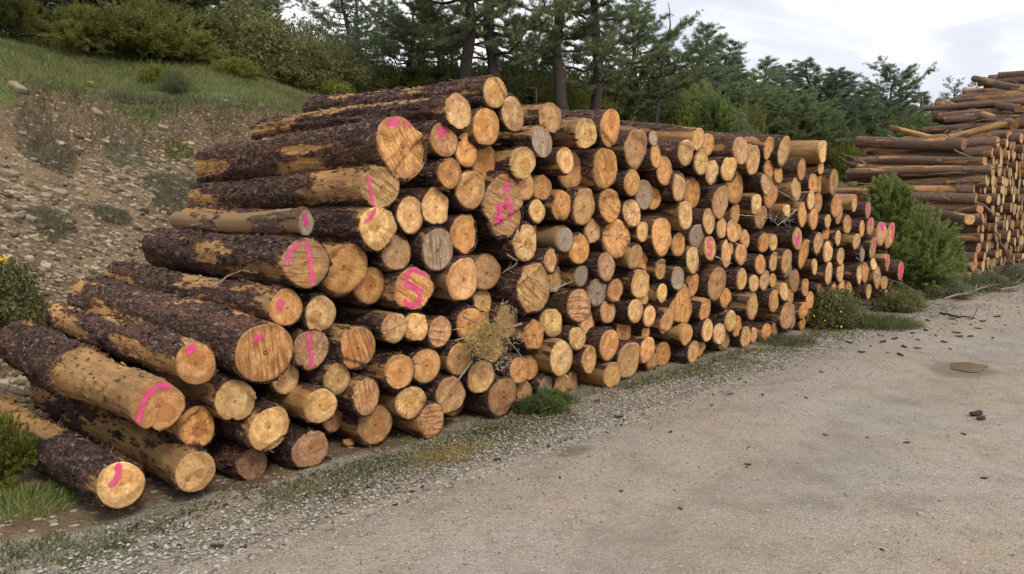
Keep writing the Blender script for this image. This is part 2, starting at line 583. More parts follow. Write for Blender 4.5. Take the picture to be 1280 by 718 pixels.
def m_paint():
    n = NT('pink_spray_paint')
    co = n.obj()
    nz = n.noise(co, 38, 5, 0.8)
    col = n.mix(n.smooth(0.35, 0.7, n.noise(co, 20, 3)), (0.84, 0.055, 0.235), (0.78, 0.13, 0.30))
    a = n.smooth(0.42, 0.74, n.math('ADD', n.math('MULTIPLY_ADD', n.noise(co, 130, 3, 0.7), 0.4, n.math('MULTIPLY', nz, 0.6)), n.attr('cover')))
    return n.finish(col, 0.6, n.bump(nz, 0.4, 0.003), 0.35, alpha=n.math('MULTIPLY', a, 0.80))


def m_leaf(name, dark, mid, light, trans=0.3, rough=0.6, objvar=0.25):
    n = NT(name)
    isl = n.geo('Random Per Island')
    co = n.obj()
    rnd = n.n('ShaderNodeObjectInfo').outputs['Random']
    cl = n.noise(co, 1.6, 3, 0.6)
    f = n.math('ADD', n.math('MULTIPLY', isl, 0.62), n.math('MULTIPLY', n.math('SUBTRACT', cl, 0.3), 0.9))
    col = n.ramp(f, [(0.1, dark), (0.5, mid), (0.95, light)])
    col = n.mix(1.0, col, n.remap(rnd, 0, 1, 1 - objvar, 1 + objvar), 'MULTIPLY')
    return n.finish(col, rough, None, 0.25, trans=trans)


def m_plain(name, a, b, scale=8, rough=0.85, bump=0.4, dist=0.01, island=0.0):
    n = NT(name)
    co = n.obj()
    nz = n.noise(co, scale, 5, 0.65)
    f = nz
    if island:
        f = n.math('ADD', n.math('MULTIPLY', nz, 1 - island), n.math('MULTIPLY', n.geo('Random Per Island'), island))
    col = n.ramp(f, [(0.25, a), (0.75, b)])
    return n.finish(col, rough, n.bump(n.noise(co, scale * 5, 4, 0.7), bump, dist), 0.25)


M = {}
M['road'] = m_road()
M['ground'] = m_ground()
M['bark'] = m_bark()
M['wood'] = m_wood()
M['paint'] = m_paint()
M['pebble'] = m_plain('limestone_pebble', (0.13, 0.118, 0.10), (0.42, 0.395, 0.35), 30, 0.85, 0.4, 0.004, 0.75)
M['stone'] = m_plain('sandstone_scree', (0.095, 0.072, 0.048), (0.38, 0.31, 0.212), 12, 0.9, 0.5, 0.01, 0.6)
M['chip'] = m_plain('shed_bark', (0.020, 0.013, 0.011), (0.085, 0.050, 0.040), 30, 0.8, 0.8, 0.01)
M['trunk'] = m_plain('tree_bark', (0.028, 0.022, 0.020), (0.085, 0.068, 0.058), 7, 0.9, 0.8, 0.03)
M['twig'] = m_plain('dry_twig', (0.12, 0.085, 0.055), (0.32, 0.26, 0.19), 20, 0.85, 0.4, 0.004)
M['lichen'] = m_plain('lichen_twig', (0.24, 0.225, 0.18), (0.50, 0.47, 0.40), 30, 0.9, 0.5, 0.004)
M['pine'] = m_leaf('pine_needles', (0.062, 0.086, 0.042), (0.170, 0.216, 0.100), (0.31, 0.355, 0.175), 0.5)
M['pine_hazed'] = m_leaf('hazed_pine_needles', (0.086, 0.122, 0.080), (0.195, 0.250, 0.146), (0.32, 0.38, 0.22), 0.5)  # distance haze is put into this paler, bluer needle colour
M['juniper'] = m_leaf('juniper_sprays', (0.060, 0.074, 0.022), (0.235, 0.250, 0.066), (0.48, 0.46, 0.14), 0.5)
M['juniper_deep'] = m_leaf('deep_green_juniper', (0.040, 0.066, 0.024), (0.150, 0.200, 0.066), (0.32, 0.36, 0.12), 0.5)
M['olive'] = m_leaf('olive_shrub_leaves', (0.060, 0.068, 0.028), (0.195, 0.200, 0.076), (0.38, 0.35, 0.15), 0.5)
M['grey_shrub'] = m_leaf('grey_green_shrub_leaves', (0.066, 0.078, 0.042), (0.185, 0.200, 0.105), (0.33, 0.33, 0.19), 0.5)
M['yellow_shrub'] = m_leaf('yellow_green_leaves', (0.045, 0.060, 0.012), (0.16, 0.18, 0.030), (0.34, 0.33, 0.07), 0.3)
M['grass'] = m_leaf('hill_grass', (0.090, 0.108, 0.034), (0.235, 0.258, 0.095), (0.42, 0.40, 0.185), 0.5)
M['tuft'] = m_leaf('bank_tuft_blades', (0.12, 0.115, 0.075), (0.25, 0.235, 0.155), (0.40, 0.37, 0.26), 0.45)
M['drygrass'] = m_leaf('dry_bank_grass', (0.06, 0.056, 0.036), (0.145, 0.132, 0.085), (0.27, 0.245, 0.16), 0.3)
M['fresh'] = m_leaf('fresh_grass', (0.045, 0.055, 0.022), (0.115, 0.135, 0.050), (0.25, 0.25, 0.12), 0.35)
M['sprig'] = m_leaf('fresh_juniper_sprays', (0.058, 0.088, 0.026), (0.235, 0.285, 0.085), (0.48, 0.50, 0.18), 0.5)
M['spot'] = m_plain('dark_pith', (0.26, 0.125, 0.05), (0.42, 0.22, 0.09), 60, 0.75, 0.4, 0.003)
M['petal'] = m_plain('yellow_petal', (0.78, 0.52, 0.02), (0.86, 0.66, 0.03), 10, 0.6, 0.1)
M['straw'] = m_leaf('straw', (0.26, 0.19, 0.07), (0.48, 0.36, 0.14), (0.66, 0.53, 0.26), 0.35)
LOGS = [  # key, t, p, z, radius, far t, far p, far z, tint, traits, label
('a1',-2.647,0.000,0.200,0.113,-2.669,2.500,0.102,'c','h','cream log with pink stripe lying lowest at the sloping end'),
('a2',-2.272,0.000,0.166,0.110,-2.301,2.500,0.177,'c','k','cream log with two dark pith spots on the ground'),
('a3',-2.461,-0.020,0.567,0.126,-2.447,2.500,0.554,'o','hn','peeled log with pink curved streak and notched end'),
('a4',-2.189,0.150,0.362,0.112,-2.288,2.734,0.317,'o','hd','round log with dark orange core under the pink-streaked notched log'),
('a5',-2.247,0.000,0.754,0.111,-2.187,2.500,0.747,'o','h','half-peeled log with pink splotch above the notched log'),
('a6',-1.858,-0.020,0.755,0.174,-1.928,2.500,0.846,'o','s','very thick saw-scarred log with a pink dot'),
('a7',-2.014,0.050,0.495,0.111,-2.078,2.635,0.460,'c','n','cream log with splintered rim under the very thick log'),
('e1',-1.642,0.150,0.553,0.103,-1.716,2.511,0.556,'c','h','ringed cream log above the barkless ringed yellow log, away from the juniper'),
('e2',-1.522,0.050,0.724,0.117,-1.616,2.527,0.723,'p','n','pinkish grey log with a vertical pink stripe'),
('e3',-1.340,0.050,0.507,0.101,-1.424,2.439,0.550,'c','h','ringed cream log above the saw-lined pinkish log, away from the juniper'),
('e4',-1.220,0.000,0.691,0.132,-1.351,2.537,0.722,'o','sh','stout orange log with dark bark and a chipped lower rim'),
('e5',-1.524,-0.030,0.389,0.113,-1.608,2.337,0.382,'c','h','barkless yellow log with a clear cream ring'),
('e6',-1.249,0.250,0.199,0.093,-1.355,2.580,0.189,'t','','tan log beside the large ground log by bark crumbs, away from the juniper'),
('e7',-1.842,0.000,0.316,0.121,-1.995,2.388,0.312,'c','','pale evenly cut log resting on the ground behind a brown one'),
('e8',-1.902,0.100,0.089,0.092,-2.033,2.508,0.083,'r','','dull brown log on the ground beside the two-spotted cream log'),
('e9',-1.571,0.000,0.129,0.117,-1.692,2.513,0.175,'p','ih','pinkish log with wavy outline standing on the gravel edge'),
('e10',-1.163,0.000,0.376,0.112,-1.327,2.516,0.367,'p','sh','pinkish log with clear vertical saw lines'),
('e11',-1.043,0.080,0.144,0.130,-1.128,2.491,0.153,'t','h','large tan log on the ground next to loose bark crumbs'),
('e12',-0.915,-0.020,0.504,0.119,-1.032,2.349,0.510,'o','h','ringed orange-brown log above the saw-lined pinkish log, towards the juniper'),
('e13',-0.647,0.030,0.492,0.114,-0.692,2.523,0.493,'t','h','ringed tan log just above the tipped reddish log'),
('e14',-0.814,0.000,0.269,0.112,-0.794,2.421,0.303,'c','h','ringed cream log above the tipped reddish log, away from the juniper'),
('d1',-1.590,-0.050,1.483,0.071,-1.264,2.500,1.447,'g','','slim grey-ended smooth log with pink fuzzy dab'),
('d2',-1.599,-0.040,1.254,0.145,-1.418,2.500,1.239,'o','s','thick dark-barked log with a pink arch painted on it'),
('d3',-1.070,-0.020,1.445,0.129,-1.165,2.440,1.438,'c','hi','pale yellow log with round orange core and pink corner mark'),
('d4',-0.767,0.030,1.520,0.120,-0.818,2.623,1.525,'c','h','ringed cream log above the grey saw-streaked log, away from the juniper'),
('d5',-0.542,0.030,1.570,0.121,-0.596,2.588,1.574,'c','i','ragged cream log just above the grey saw-streaked log'),
('d6',-1.267,0.080,1.200,0.163,-1.361,2.509,1.199,'o','l','big lumpy log with a rounded smooth swelling'),
('d7',-1.031,0.120,1.064,0.123,-1.155,2.463,1.110,'o','hd','orange log with a large brown core below the lumpy log'),
('d8',-0.869,0.050,1.282,0.122,-0.871,2.433,1.236,'t','','tan log beside the grey saw-streaked log, away from the juniper'),
('d9',-0.770,0.000,1.032,0.153,-0.754,2.584,1.048,'o','si','log with a large pink painted S'),
('d10',-1.694,0.020,0.995,0.108,-1.754,2.500,1.017,'o','','dark-barked log with pink splotch beside the thick saw-scarred one'),
('d11',-1.453,0.050,0.933,0.114,-1.594,2.589,0.954,'c','hd','yellow log with a brown eye-shaped core'),
('d12',-0.931,0.000,0.790,0.098,-1.038,2.545,0.786,'c','i','ragged cream log below the large pink S log, away from the juniper'),
('d13',-0.745,0.010,0.773,0.098,-0.769,2.595,0.783,'c','i','ragged cream log just below the large pink S log'),
('d14',-0.558,0.000,1.284,0.143,-0.582,2.495,1.275,'g','s','log streaked with grey saw lines'),
('c1',-0.892,-0.050,1.964,0.196,-0.900,2.500,1.868,'o','sl','largest long oval log with pink brushed on its upper rim'),
('c2',-1.042,-0.030,1.694,0.134,-1.030,2.500,1.641,'c','s','log with diagonal saw grooves and a thin pink stroke'),
('f1',-0.038,-0.030,2.382,0.109,0.064,2.500,2.473,'c','h','topmost log of the whole pile'),
('f2',-0.403,-0.050,2.218,0.118,-0.468,2.500,2.223,'c','i','pale log with one small pink dot just under the topmost log'),
('f3',-0.091,0.000,2.140,0.134,-0.105,2.378,2.146,'o','h','ringed orange-brown log just below the topmost log'),
('f4',0.182,0.000,2.247,0.122,0.164,2.516,2.346,'c','h','cream log with whitish rim just under the topmost log'),
('f5',0.600,0.000,2.250,0.123,0.566,2.343,2.348,'t','i','ragged tan log on the top row'),
('f6',0.472,-0.030,2.061,0.118,0.469,2.410,2.088,'g','s','grey weathered log under the ragged tan one'),
('f7',-0.495,0.000,2.021,0.110,-0.465,2.553,2.027,'p','','pinkish grey log with a pink upper half'),
('f8',-0.244,0.050,1.963,0.112,-0.251,2.395,1.960,'o','','orange-brown log beside the half-pink greyish log, towards the juniper'),
('f9',0.001,0.120,1.888,0.122,-0.007,2.583,1.879,'o','h','ringed orange-brown log just above the cracked pink F log'),
('f10',0.238,-0.050,1.897,0.117,0.198,2.478,1.888,'c','h','ringed cream log below the grey weathered log, away from the juniper'),
('f11',-0.475,-0.040,1.799,0.099,-0.500,2.503,1.813,'o','h','ringed orange-brown log just below the half-pink greyish log'),
('f12',-0.244,0.000,1.697,0.135,-0.258,2.370,1.683,'t','h','large ringed tan log below the half-pink greyish log, towards the juniper'),
('f14',0.375,0.050,1.728,0.103,0.318,2.502,1.728,'t','i','ragged tan log above the cracked pink F log, towards the juniper'),
('f15',0.569,0.050,1.712,0.099,0.603,2.644,1.719,'o','i','ragged orange-brown log below the small twisted cream log, away from the juniper'),
('g1',0.100,0.000,1.565,0.207,0.125,2.527,1.567,'p','sic','cracked log with pink letter F and painted scrawl'),
('g2',0.508,0.050,1.534,0.093,0.490,2.489,1.550,'c','h','ringed cream log above the elongated-core pale log, towards the juniper'),
('g3',0.319,0.000,1.307,0.137,0.277,2.597,1.300,'c','hx','pale log with a dark elongated core beside the twig'),
('g4',0.589,0.200,1.381,0.090,0.595,2.665,1.388,'o','','small orange-brown log above the smooth grey bare-sided log, away from the juniper'),
('g5',-0.281,0.020,1.384,0.137,-0.293,2.424,1.345,'o','i','large ragged orange-brown log just above the star-shaped log'),
('g6',-0.342,-0.020,1.064,0.161,-0.353,2.408,1.030,'t','il','star-shaped lumpy log below the grey-streaked log'),
('g7',0.051,0.150,1.077,0.139,0.077,2.668,1.048,'t','','large tan log below the elongated-core pale log, away from the juniper'),
('g8',0.393,-0.020,0.955,0.183,0.400,2.408,0.940,'c','is','big angular log with rough dark bark near the middle'),
('g9',0.601,-0.020,1.148,0.092,0.595,2.441,1.118,'t','h','small ringed tan log below the smooth grey bare-sided log, away from the juniper'),
('g10',0.821,0.150,0.978,0.112,0.782,2.559,0.968,'c','i','ragged cream log beside the small dull grey log, away from the juniper'),
('g11',0.060,0.200,0.854,0.096,0.022,2.687,0.855,'c','i','ragged cream log beside the big angular log, away from the juniper'),
('g12',0.752,-0.030,1.309,0.107,0.767,2.368,1.289,'g','','smooth grey log with bare sides'),
('j0',0.744,0.000,1.575,0.114,0.777,2.551,1.546,'o','i','ragged orange-brown log just above the smooth grey bare-sided log'),
('h1',-0.543,0.000,0.717,0.102,-0.514,2.424,0.691,'t','s','saw-lined tan log below the large pink S log, towards the juniper'),
('h2',-0.237,0.030,0.728,0.120,-0.202,2.584,0.760,'o','h','ringed orange-brown log just below the star-shaped log'),
('h4',-0.368,0.000,0.500,0.110,-0.337,2.565,0.449,'t','','tan, second log up from the tipped reddish log, slanting towards the juniper'),
('h6',-0.453,0.000,0.248,0.128,-0.415,2.588,0.246,'t','i','ragged tan log above the tipped reddish log, towards the juniper'),
('h7',-0.643,-0.020,0.114,0.117,-0.678,2.355,0.106,'p','s','reddish saw-lined log tipped against the ground'),
('h8',-0.150,0.000,0.331,0.122,-0.133,2.459,0.301,'c','h','ringed cream log above the reddish-cored ground log, away from the juniper'),
('h9',0.048,-0.030,0.153,0.157,0.023,2.497,0.183,'t','hd','big upright-oval log with a dark reddish core on the ground'),
('h10',-0.190,0.250,0.099,0.102,-0.174,2.737,0.092,'t','','tan log beside the reddish-cored ground log, away from the juniper'),
('h11',0.224,0.100,0.688,0.128,0.217,2.598,0.660,'t','','tan log below the big angular log, away from the juniper'),
('h12',0.008,0.150,0.675,0.103,-0.009,2.675,0.677,'c','','cream, second log down from the star-shaped log, slanting towards the juniper'),
('h13',0.052,0.100,0.489,0.102,0.064,2.549,0.478,'c','i','ragged cream log just above the reddish-cored ground log'),
('h14',0.439,0.020,0.568,0.120,0.445,2.535,0.563,'o','i','ragged orange-brown log above the mouldy-rimmed barkless log, away from the juniper'),
('h15',0.670,0.030,0.651,0.121,0.668,2.487,0.657,'c','l','cream log just above the mouldy-rimmed barkless log'),
('h16',0.259,0.000,0.320,0.106,0.266,2.366,0.331,'o','','orange-brown log above the reddish-cored ground log, towards the juniper'),
('h17',0.463,0.100,0.296,0.108,0.431,2.482,0.301,'o','i','ragged orange-brown log above the half-hidden greyish log, away from the juniper'),
('h18',0.375,0.080,0.097,0.100,0.405,2.513,0.090,'t','','tan log beside the half-hidden greyish log, away from the juniper'),
('h19',0.618,0.050,0.116,0.087,0.617,2.444,0.116,'g','','small greyish log half hidden by the low green plant'),
('h20',0.790,0.030,0.103,0.092,0.796,2.469,0.123,'t','','small tan log beside the half-hidden greyish log, towards the juniper'),
('h21',0.692,-0.050,0.354,0.145,0.679,2.311,0.337,'c','g','barkless log with a grey mouldy rim'),
('k1',0.956,0.000,0.480,0.107,0.965,2.340,0.475,'c','h','ringed cream log just below the level-lined reddish log'),
('k2',0.979,0.000,0.744,0.140,1.000,2.477,0.767,'p','s','reddish log ruled with level saw lines'),
('k3',1.224,0.120,0.569,0.113,1.210,2.709,0.550,'t','','tan log just below the grey cracked log'),
('k4',1.413,0.030,0.650,0.107,1.431,2.580,0.635,'t','d','tan log below the grey cracked log, towards the juniper'),
('k5',1.127,0.000,0.274,0.116,1.157,2.368,0.260,'t','x','cracked tan log above the barrel-like log, away from the juniper'),
('k6',1.361,-0.030,0.377,0.136,1.320,2.558,0.371,'o','h','large ringed orange-brown log just above the barrel-like log'),
('k7',1.849,0.150,0.421,0.126,1.848,2.575,0.421,'o','h','ringed orange-brown log above the tall narrow ground log, towards the juniper'),
('k8',1.056,0.120,0.082,0.085,1.092,2.479,0.077,'t','','small tan log beside the barrel-like log, away from the juniper'),
('k9',1.369,-0.060,0.107,0.111,1.410,2.308,0.099,'c','','short barrel-like barkless log on the grass'),
('k10',1.700,0.000,0.177,0.182,1.719,2.431,0.183,'t','','tall narrow oval log standing on the grass'),
('k11',1.794,0.000,0.625,0.107,1.767,2.409,0.622,'c','','cream log just above the tall narrow ground log'),
('k12',2.023,0.000,0.549,0.101,1.987,2.590,0.535,'c','h','ringed cream, second log down from the grey-green mouldy log, away from juniper'),
('k13',1.988,0.000,0.230,0.125,1.955,2.400,0.228,'o','i','ragged orange-brown log beside the tall narrow ground log, towards the juniper'),
('k14',2.111,0.100,0.368,0.068,2.147,2.542,0.420,'o','','small orange-brown, second log up from the tall narrow ground log, slanting towards the juniper'),
('k15',2.156,0.050,0.087,0.089,2.163,2.513,0.109,'t','','small tan, second log from the tall narrow ground log towards the juniper'),
('j1',1.027,0.000,1.569,0.150,1.050,2.363,1.554,'t','i','large ragged tan log just below the half-hidden big orange log'),
('j2',1.380,0.000,1.573,0.145,1.369,2.409,1.536,'o','s','large saw-lined orange-brown log just below the off-centre cored streaky log'),
('j3',1.754,0.030,1.515,0.126,1.776,2.364,1.511,'c','x','cracked cream log above the big smooth tapering log, towards the juniper'),
('j4',1.929,0.030,1.340,0.096,1.924,2.613,1.325,'c','h','ringed cream log just below the squeezed rough grey log'),
('j5',1.556,0.050,1.284,0.182,1.507,2.452,1.334,'o','x','big smooth orange log tapering to its top'),
('j6',1.237,0.080,1.358,0.107,1.262,2.489,1.343,'t','i','ragged tan log beside the big smooth tapering log, away from the juniper'),
('j7',0.972,0.000,1.220,0.125,1.011,2.504,1.200,'o','hd','ringed orange-brown log just above the small dull grey log'),
('j9',1.006,0.000,1.001,0.087,1.004,2.362,0.984,'g','','small dull grey log beside the angular one'),
('j10',1.346,0.000,1.059,0.120,1.359,2.474,1.073,'p','','pinkish log below the big smooth tapering log, away from the juniper'),
('j11',1.266,0.030,0.838,0.117,1.293,2.503,0.842,'g','x','grey cracked log above a reddish saw-lined one'),
('j12',1.481,0.000,0.833,0.099,1.488,2.531,0.830,'o','h','ringed orange-brown log beside the grey cracked log, towards the juniper'),
('j13',1.771,0.000,1.110,0.111,1.833,2.398,1.122,'t','','tan log below the big smooth tapering log, towards the juniper'),
('j14',2.051,0.120,1.039,0.108,2.056,2.690,1.038,'o','','orange-brown log below the stained tall oval log, away from the juniper'),
('j15',1.874,0.000,0.856,0.140,1.910,2.540,0.868,'c','i','large ragged cream, second log down from the stained tall oval log, away from juniper'),
('j16',2.057,0.100,0.732,0.096,2.080,2.621,0.715,'c','','cream, third log from the grey-green mouldy log away from the juniper'),
('j17',2.223,0.000,0.754,0.091,2.246,2.576,0.767,'c','h','small ringed cream, second log from the grey-green mouldy log away from the juniper'),
('j18',2.190,0.000,1.281,0.185,2.182,2.560,1.297,'o','g','big tall oval log with a dark stain at its foot'),
('j19',2.232,0.030,0.971,0.100,2.179,2.584,0.987,'t','h','ringed tan log just below the stained tall oval log'),
('i1',0.984,0.120,1.872,0.171,1.007,2.638,1.879,'o','','big orange log half hidden behind a small twisted one'),
('i2',0.728,-0.050,1.932,0.100,0.713,2.491,1.926,'c','h','small twisted cream log'),
('i3',1.005,-0.020,2.155,0.124,1.038,2.439,2.248,'c','h','ringed cream log just above the half-hidden big orange log'),
('i4',1.380,0.000,2.234,0.152,1.358,2.419,2.356,'o','h','highest log of the middle stretch with reddish rim'),
('i5',1.304,0.000,1.892,0.167,1.284,2.549,1.898,'o','sd','streaky log with a dark off-centre core'),
('i6',1.756,0.000,2.079,0.163,1.744,2.551,2.170,'t','i','large ragged tan log beside the small frayed crest log, away from the juniper'),
('i7',1.704,0.000,1.776,0.112,1.717,2.337,1.721,'o','','orange-brown log beside the squeezed rough grey log, away from the juniper'),
('i8',1.967,0.050,1.673,0.130,1.970,2.650,1.667,'g','','rough grey log squeezed between two orange ones'),
('i9',2.262,0.150,1.645,0.107,2.253,2.707,1.674,'o','','orange-brown log beside the squeezed rough grey log, towards the juniper'),
('i10',2.026,0.000,2.185,0.068,2.030,2.587,2.175,'g','','small frayed log on the top row'),
('i11',2.075,0.000,2.022,0.105,2.060,2.409,2.017,'o','','orange-brown log just below the small frayed crest log'),
('l1',2.273,0.030,1.896,0.128,2.288,2.525,1.902,'o','','orange-brown log below the small frayed crest log, towards the juniper'),
('l2',2.512,-0.040,2.072,0.123,2.498,2.458,2.154,'c','h','ringed cream log below the slim twin crest log, away from the juniper'),
('l3',2.727,-0.050,2.211,0.106,2.718,2.382,2.514,'c','h','slim pale-sticked log at the crest beside its twin'),
('l4',3.070,0.050,2.187,0.118,3.073,2.535,2.366,'o','','orange-brown log beside the slim twin crest log, towards the juniper'),
('l5',2.870,0.000,2.001,0.130,2.892,2.366,2.008,'c','','cream log below the slim twin crest log, towards the juniper'),
('l6',3.091,0.000,1.902,0.126,3.162,2.492,1.905,'c','i','ragged cream, second log down from the slim twin crest log, slanting towards the juniper'),
('l7',2.488,0.000,1.751,0.144,2.446,2.431,1.762,'c','','large cream, second log from the squeezed rough grey log towards the juniper'),
('l8',2.885,0.100,1.704,0.158,2.908,2.471,1.686,'o','','large orange-brown log just above the tan-centred grey log'),
('l9',2.560,-0.030,1.477,0.128,2.601,2.546,1.468,'c','h','ringed cream log above the tan-centred grey log, away from the juniper'),
('l10',3.289,0.000,1.611,0.168,3.310,2.401,1.606,'t','i','large ragged tan, second log up from the tan-centred grey log, slanting towards the juniper'),
('l11',3.474,0.020,1.946,0.131,3.490,2.553,1.945,'c','i','ragged cream log below the tall pinkish crest log, away from the juniper'),
('l12',3.787,0.120,1.770,0.199,3.819,2.513,1.794,'o','','large orange-brown log just below the tall pinkish crest log'),
('l13',3.681,0.000,2.151,0.153,3.690,2.378,2.372,'p','','tall pinkish oval log on the crest under a long dark log'),
('l14',3.966,0.000,2.061,0.161,3.973,2.353,2.204,'c','','large cream log beside the tall pinkish crest log, towards the juniper'),
('l15',4.084,0.000,1.593,0.111,4.101,2.364,1.584,'c','i','ragged cream, second log from the small sawn stub away from the juniper'),
('l16',3.894,0.150,1.478,0.123,3.921,2.717,1.480,'o','','orange-brown, second log straight below the tall pinkish crest log'),
('l17',3.064,0.000,1.410,0.128,3.016,2.545,1.416,'c','','cream log above the tan-centred grey log, towards the juniper'),
('l18',4.292,0.050,1.438,0.126,4.251,2.394,1.478,'t','h','ringed tan log beside the small sawn stub, away from the juniper'),
('m1',3.359,0.020,1.336,0.110,3.357,2.534,1.345,'c','i','ragged cream log above the small pink S log, towards the juniper'),
('m2',3.574,0.000,1.302,0.120,3.604,2.593,1.270,'t','h','ringed tan, second log from the small pink S log towards the juniper'),
('m3',3.095,0.000,1.144,0.124,3.114,2.368,1.131,'c','h','small oval log with a pink S'),
('m4',2.880,0.030,1.264,0.124,2.900,2.423,1.287,'g','h','grey oval log with a tan centre beside the small pink S'),
('m5',2.595,0.050,1.192,0.125,2.607,2.474,1.199,'o','h','ringed orange-brown log just above the grey-green mouldy log'),
('m6',2.777,0.000,1.033,0.132,2.810,2.554,1.004,'c','','cream log above the grey-green mouldy log, towards the juniper'),
('m7',2.540,0.030,0.863,0.114,2.519,2.477,0.844,'g','','grey-green mouldy log with a pale core'),
('m8',2.915,0.100,0.768,0.127,2.959,2.590,0.753,'o','s','saw-lined orange-brown log beside the large pointed pinkish log, away from the juniper'),
('m9',3.255,0.000,0.762,0.167,3.249,2.437,0.765,'p','','large pinkish pointed oval log'),
('m10',3.485,0.020,1.071,0.140,3.426,2.405,1.082,'t','i','large ragged tan log above the large pointed pinkish log, towards the juniper'),
('m11',3.767,0.000,1.042,0.121,3.767,2.460,1.042,'t','h','ringed tan, second log up from the large pointed pinkish log, slanting towards the juniper'),
('m12',3.995,0.080,1.202,0.108,3.963,2.537,1.184,'o','','orange-brown, third log from the small sawn stub away from the juniper'),
('m13',3.756,-0.020,0.772,0.123,3.769,2.426,0.774,'c','h','ringed cream log beside the large pointed pinkish log, towards the juniper'),
('m14',4.088,0.000,0.703,0.101,4.073,2.372,0.720,'c','h','ringed cream, second log straight above the round tan ground log'),
('m16',3.498,0.020,0.587,0.112,3.485,2.454,0.579,'o','h','ringed orange-brown log below the large pointed pinkish log, towards the juniper'),
('m17',2.663,0.050,0.587,0.201,2.666,2.449,0.599,'o','is','big rough wedge-shaped log with orange splintered face'),
('m18',3.034,0.000,0.504,0.112,3.031,2.408,0.527,'o','','orange-brown log below the large pointed pinkish log, away from the juniper'),
('m19',3.537,-0.020,0.341,0.126,3.513,2.319,0.333,'c','','cream, second log down from the large pointed pinkish log, slanting towards the juniper'),
('m20',4.040,-0.020,0.443,0.144,4.058,2.563,0.415,'c','i','large ragged cream log just above the round tan ground log'),
('m21',2.321,0.000,0.465,0.112,2.307,2.457,0.461,'t','h','ringed tan log beside the wedge-shaped rough log, away from the juniper'),
('n1',2.678,0.000,0.291,0.113,2.690,2.511,0.320,'o','h','ringed orange-brown log just below the wedge-shaped rough log'),
('n2',3.062,-0.020,0.290,0.114,3.051,2.507,0.302,'c','h','ringed cream log below the wedge-shaped rough log, towards the juniper'),
('n3',3.338,0.000,0.210,0.116,3.336,2.337,0.218,'c','h','ringed cream, second log straight below the large pointed pinkish log'),
('n4',3.599,0.080,0.120,0.124,3.571,2.518,0.117,'t','','tan log beside the round tan ground log, away from the juniper'),
('n5',3.782,0.030,0.245,0.112,3.805,2.444,0.249,'o','i','ragged orange-brown log above the round tan ground log, away from the juniper'),
('n6',2.774,-0.030,0.108,0.111,2.778,2.498,0.100,'t','h','ringed tan, second log straight below the wedge-shaped rough log'),
('n7',3.044,0.050,0.097,0.100,3.076,2.445,0.090,'o','h','ringed orange-brown, second log down from the wedge-shaped rough log, slanting towards the juniper'),
('n8',2.424,0.100,0.118,0.122,2.499,2.604,0.141,'o','','orange-brown log below the wedge-shaped rough log, away from the juniper'),
('n9',3.954,0.000,0.117,0.120,3.909,2.332,0.130,'t','h','round tan log on the ground where the grass strip thins out'),
('n10',4.229,0.050,0.097,0.100,4.193,2.491,0.104,'t','','tan log beside the round tan ground log, towards the juniper'),
('o3',4.321,0.000,2.210,0.124,4.350,2.597,2.407,'o','','orange-brown log beside the curling-bark crest log, away from the juniper'),
('o4',4.684,-0.020,2.191,0.166,4.629,2.335,2.459,'c','','tall cream log at the crest with curling bark edge'),
('o5',5.723,-0.050,2.245,0.146,5.714,2.413,2.393,'c','','log sharpened to a bare cone at the far crest'),
('o6',4.526,0.080,1.987,0.105,4.498,2.476,1.994,'o','','orange-brown log below the curling-bark crest log, away from the juniper'),
('o7',4.713,0.050,1.926,0.102,4.714,2.396,1.946,'o','','orange-brown log just below the curling-bark crest log'),
('o8',5.184,-0.020,1.997,0.126,5.177,2.393,1.999,'o','h','ringed orange-brown log beside the curling-bark crest log, towards the juniper'),
('o9',4.265,-0.020,1.814,0.122,4.250,2.572,1.836,'c','i','ragged cream log below the tall pinkish crest log, towards the juniper'),
('o10',4.635,0.100,1.689,0.162,4.647,2.539,1.687,'o','','large orange-brown log above the small sawn stub, away from the juniper'),
('o11',5.104,0.000,1.763,0.135,5.076,2.415,1.778,'c','','large cream log above the small sawn stub, towards the juniper'),
('o12',5.571,0.000,1.849,0.120,5.620,2.579,1.826,'o','h','ringed orange-brown log just below the cone-ended crest log'),
('o13',5.892,0.060,1.843,0.117,5.857,2.448,1.846,'o','','orange-brown log beside the stout orange-cored crest log, away from the juniper'),
('o14',6.150,-0.030,1.868,0.156,6.176,2.431,1.910,'t','hd','stout round log with orange core at the far end of the crest'),
('o15',5.845,0.020,2.034,0.080,5.855,2.519,1.990,'c','','small cream log below the cone-ended crest log, towards the juniper'),
('o16',4.793,-0.030,1.516,0.079,4.845,2.383,1.528,'c','','small sawn stub beside a whitish lichen twig'),
('o17',5.490,-0.020,1.635,0.119,5.472,2.370,1.646,'c','','cream, second log up from the pink-smeared log, slanting towards the juniper'),
('o18',5.890,0.060,1.590,0.136,5.882,2.414,1.553,'o','','large orange-brown log below the stout orange-cored crest log, away from the juniper'),
('o19',5.306,0.000,1.456,0.152,5.298,2.414,1.462,'o','','large orange-brown log just above the pink-smeared log'),
('o20',5.656,0.000,1.390,0.140,5.630,2.396,1.401,'o','h','large ringed orange-brown log above the pink-smeared log, towards the juniper'),
('o21',6.367,0.000,1.568,0.149,6.367,2.486,1.576,'o','','oval log with pink dabbed on its upper edge'),
('o22',6.932,-0.020,1.589,0.123,6.913,2.499,1.593,'c','','bark-stripped log with bright pink rim nearest the juniper top'),
('o23',7.461,-0.020,1.498,0.116,7.471,2.387,1.505,'p','',"slim log with a pink end above the juniper's shoulder"),
('o24',6.099,0.000,1.362,0.089,6.118,2.444,1.393,'c','','small cream log below the pink-edged oval log, away from the juniper'),
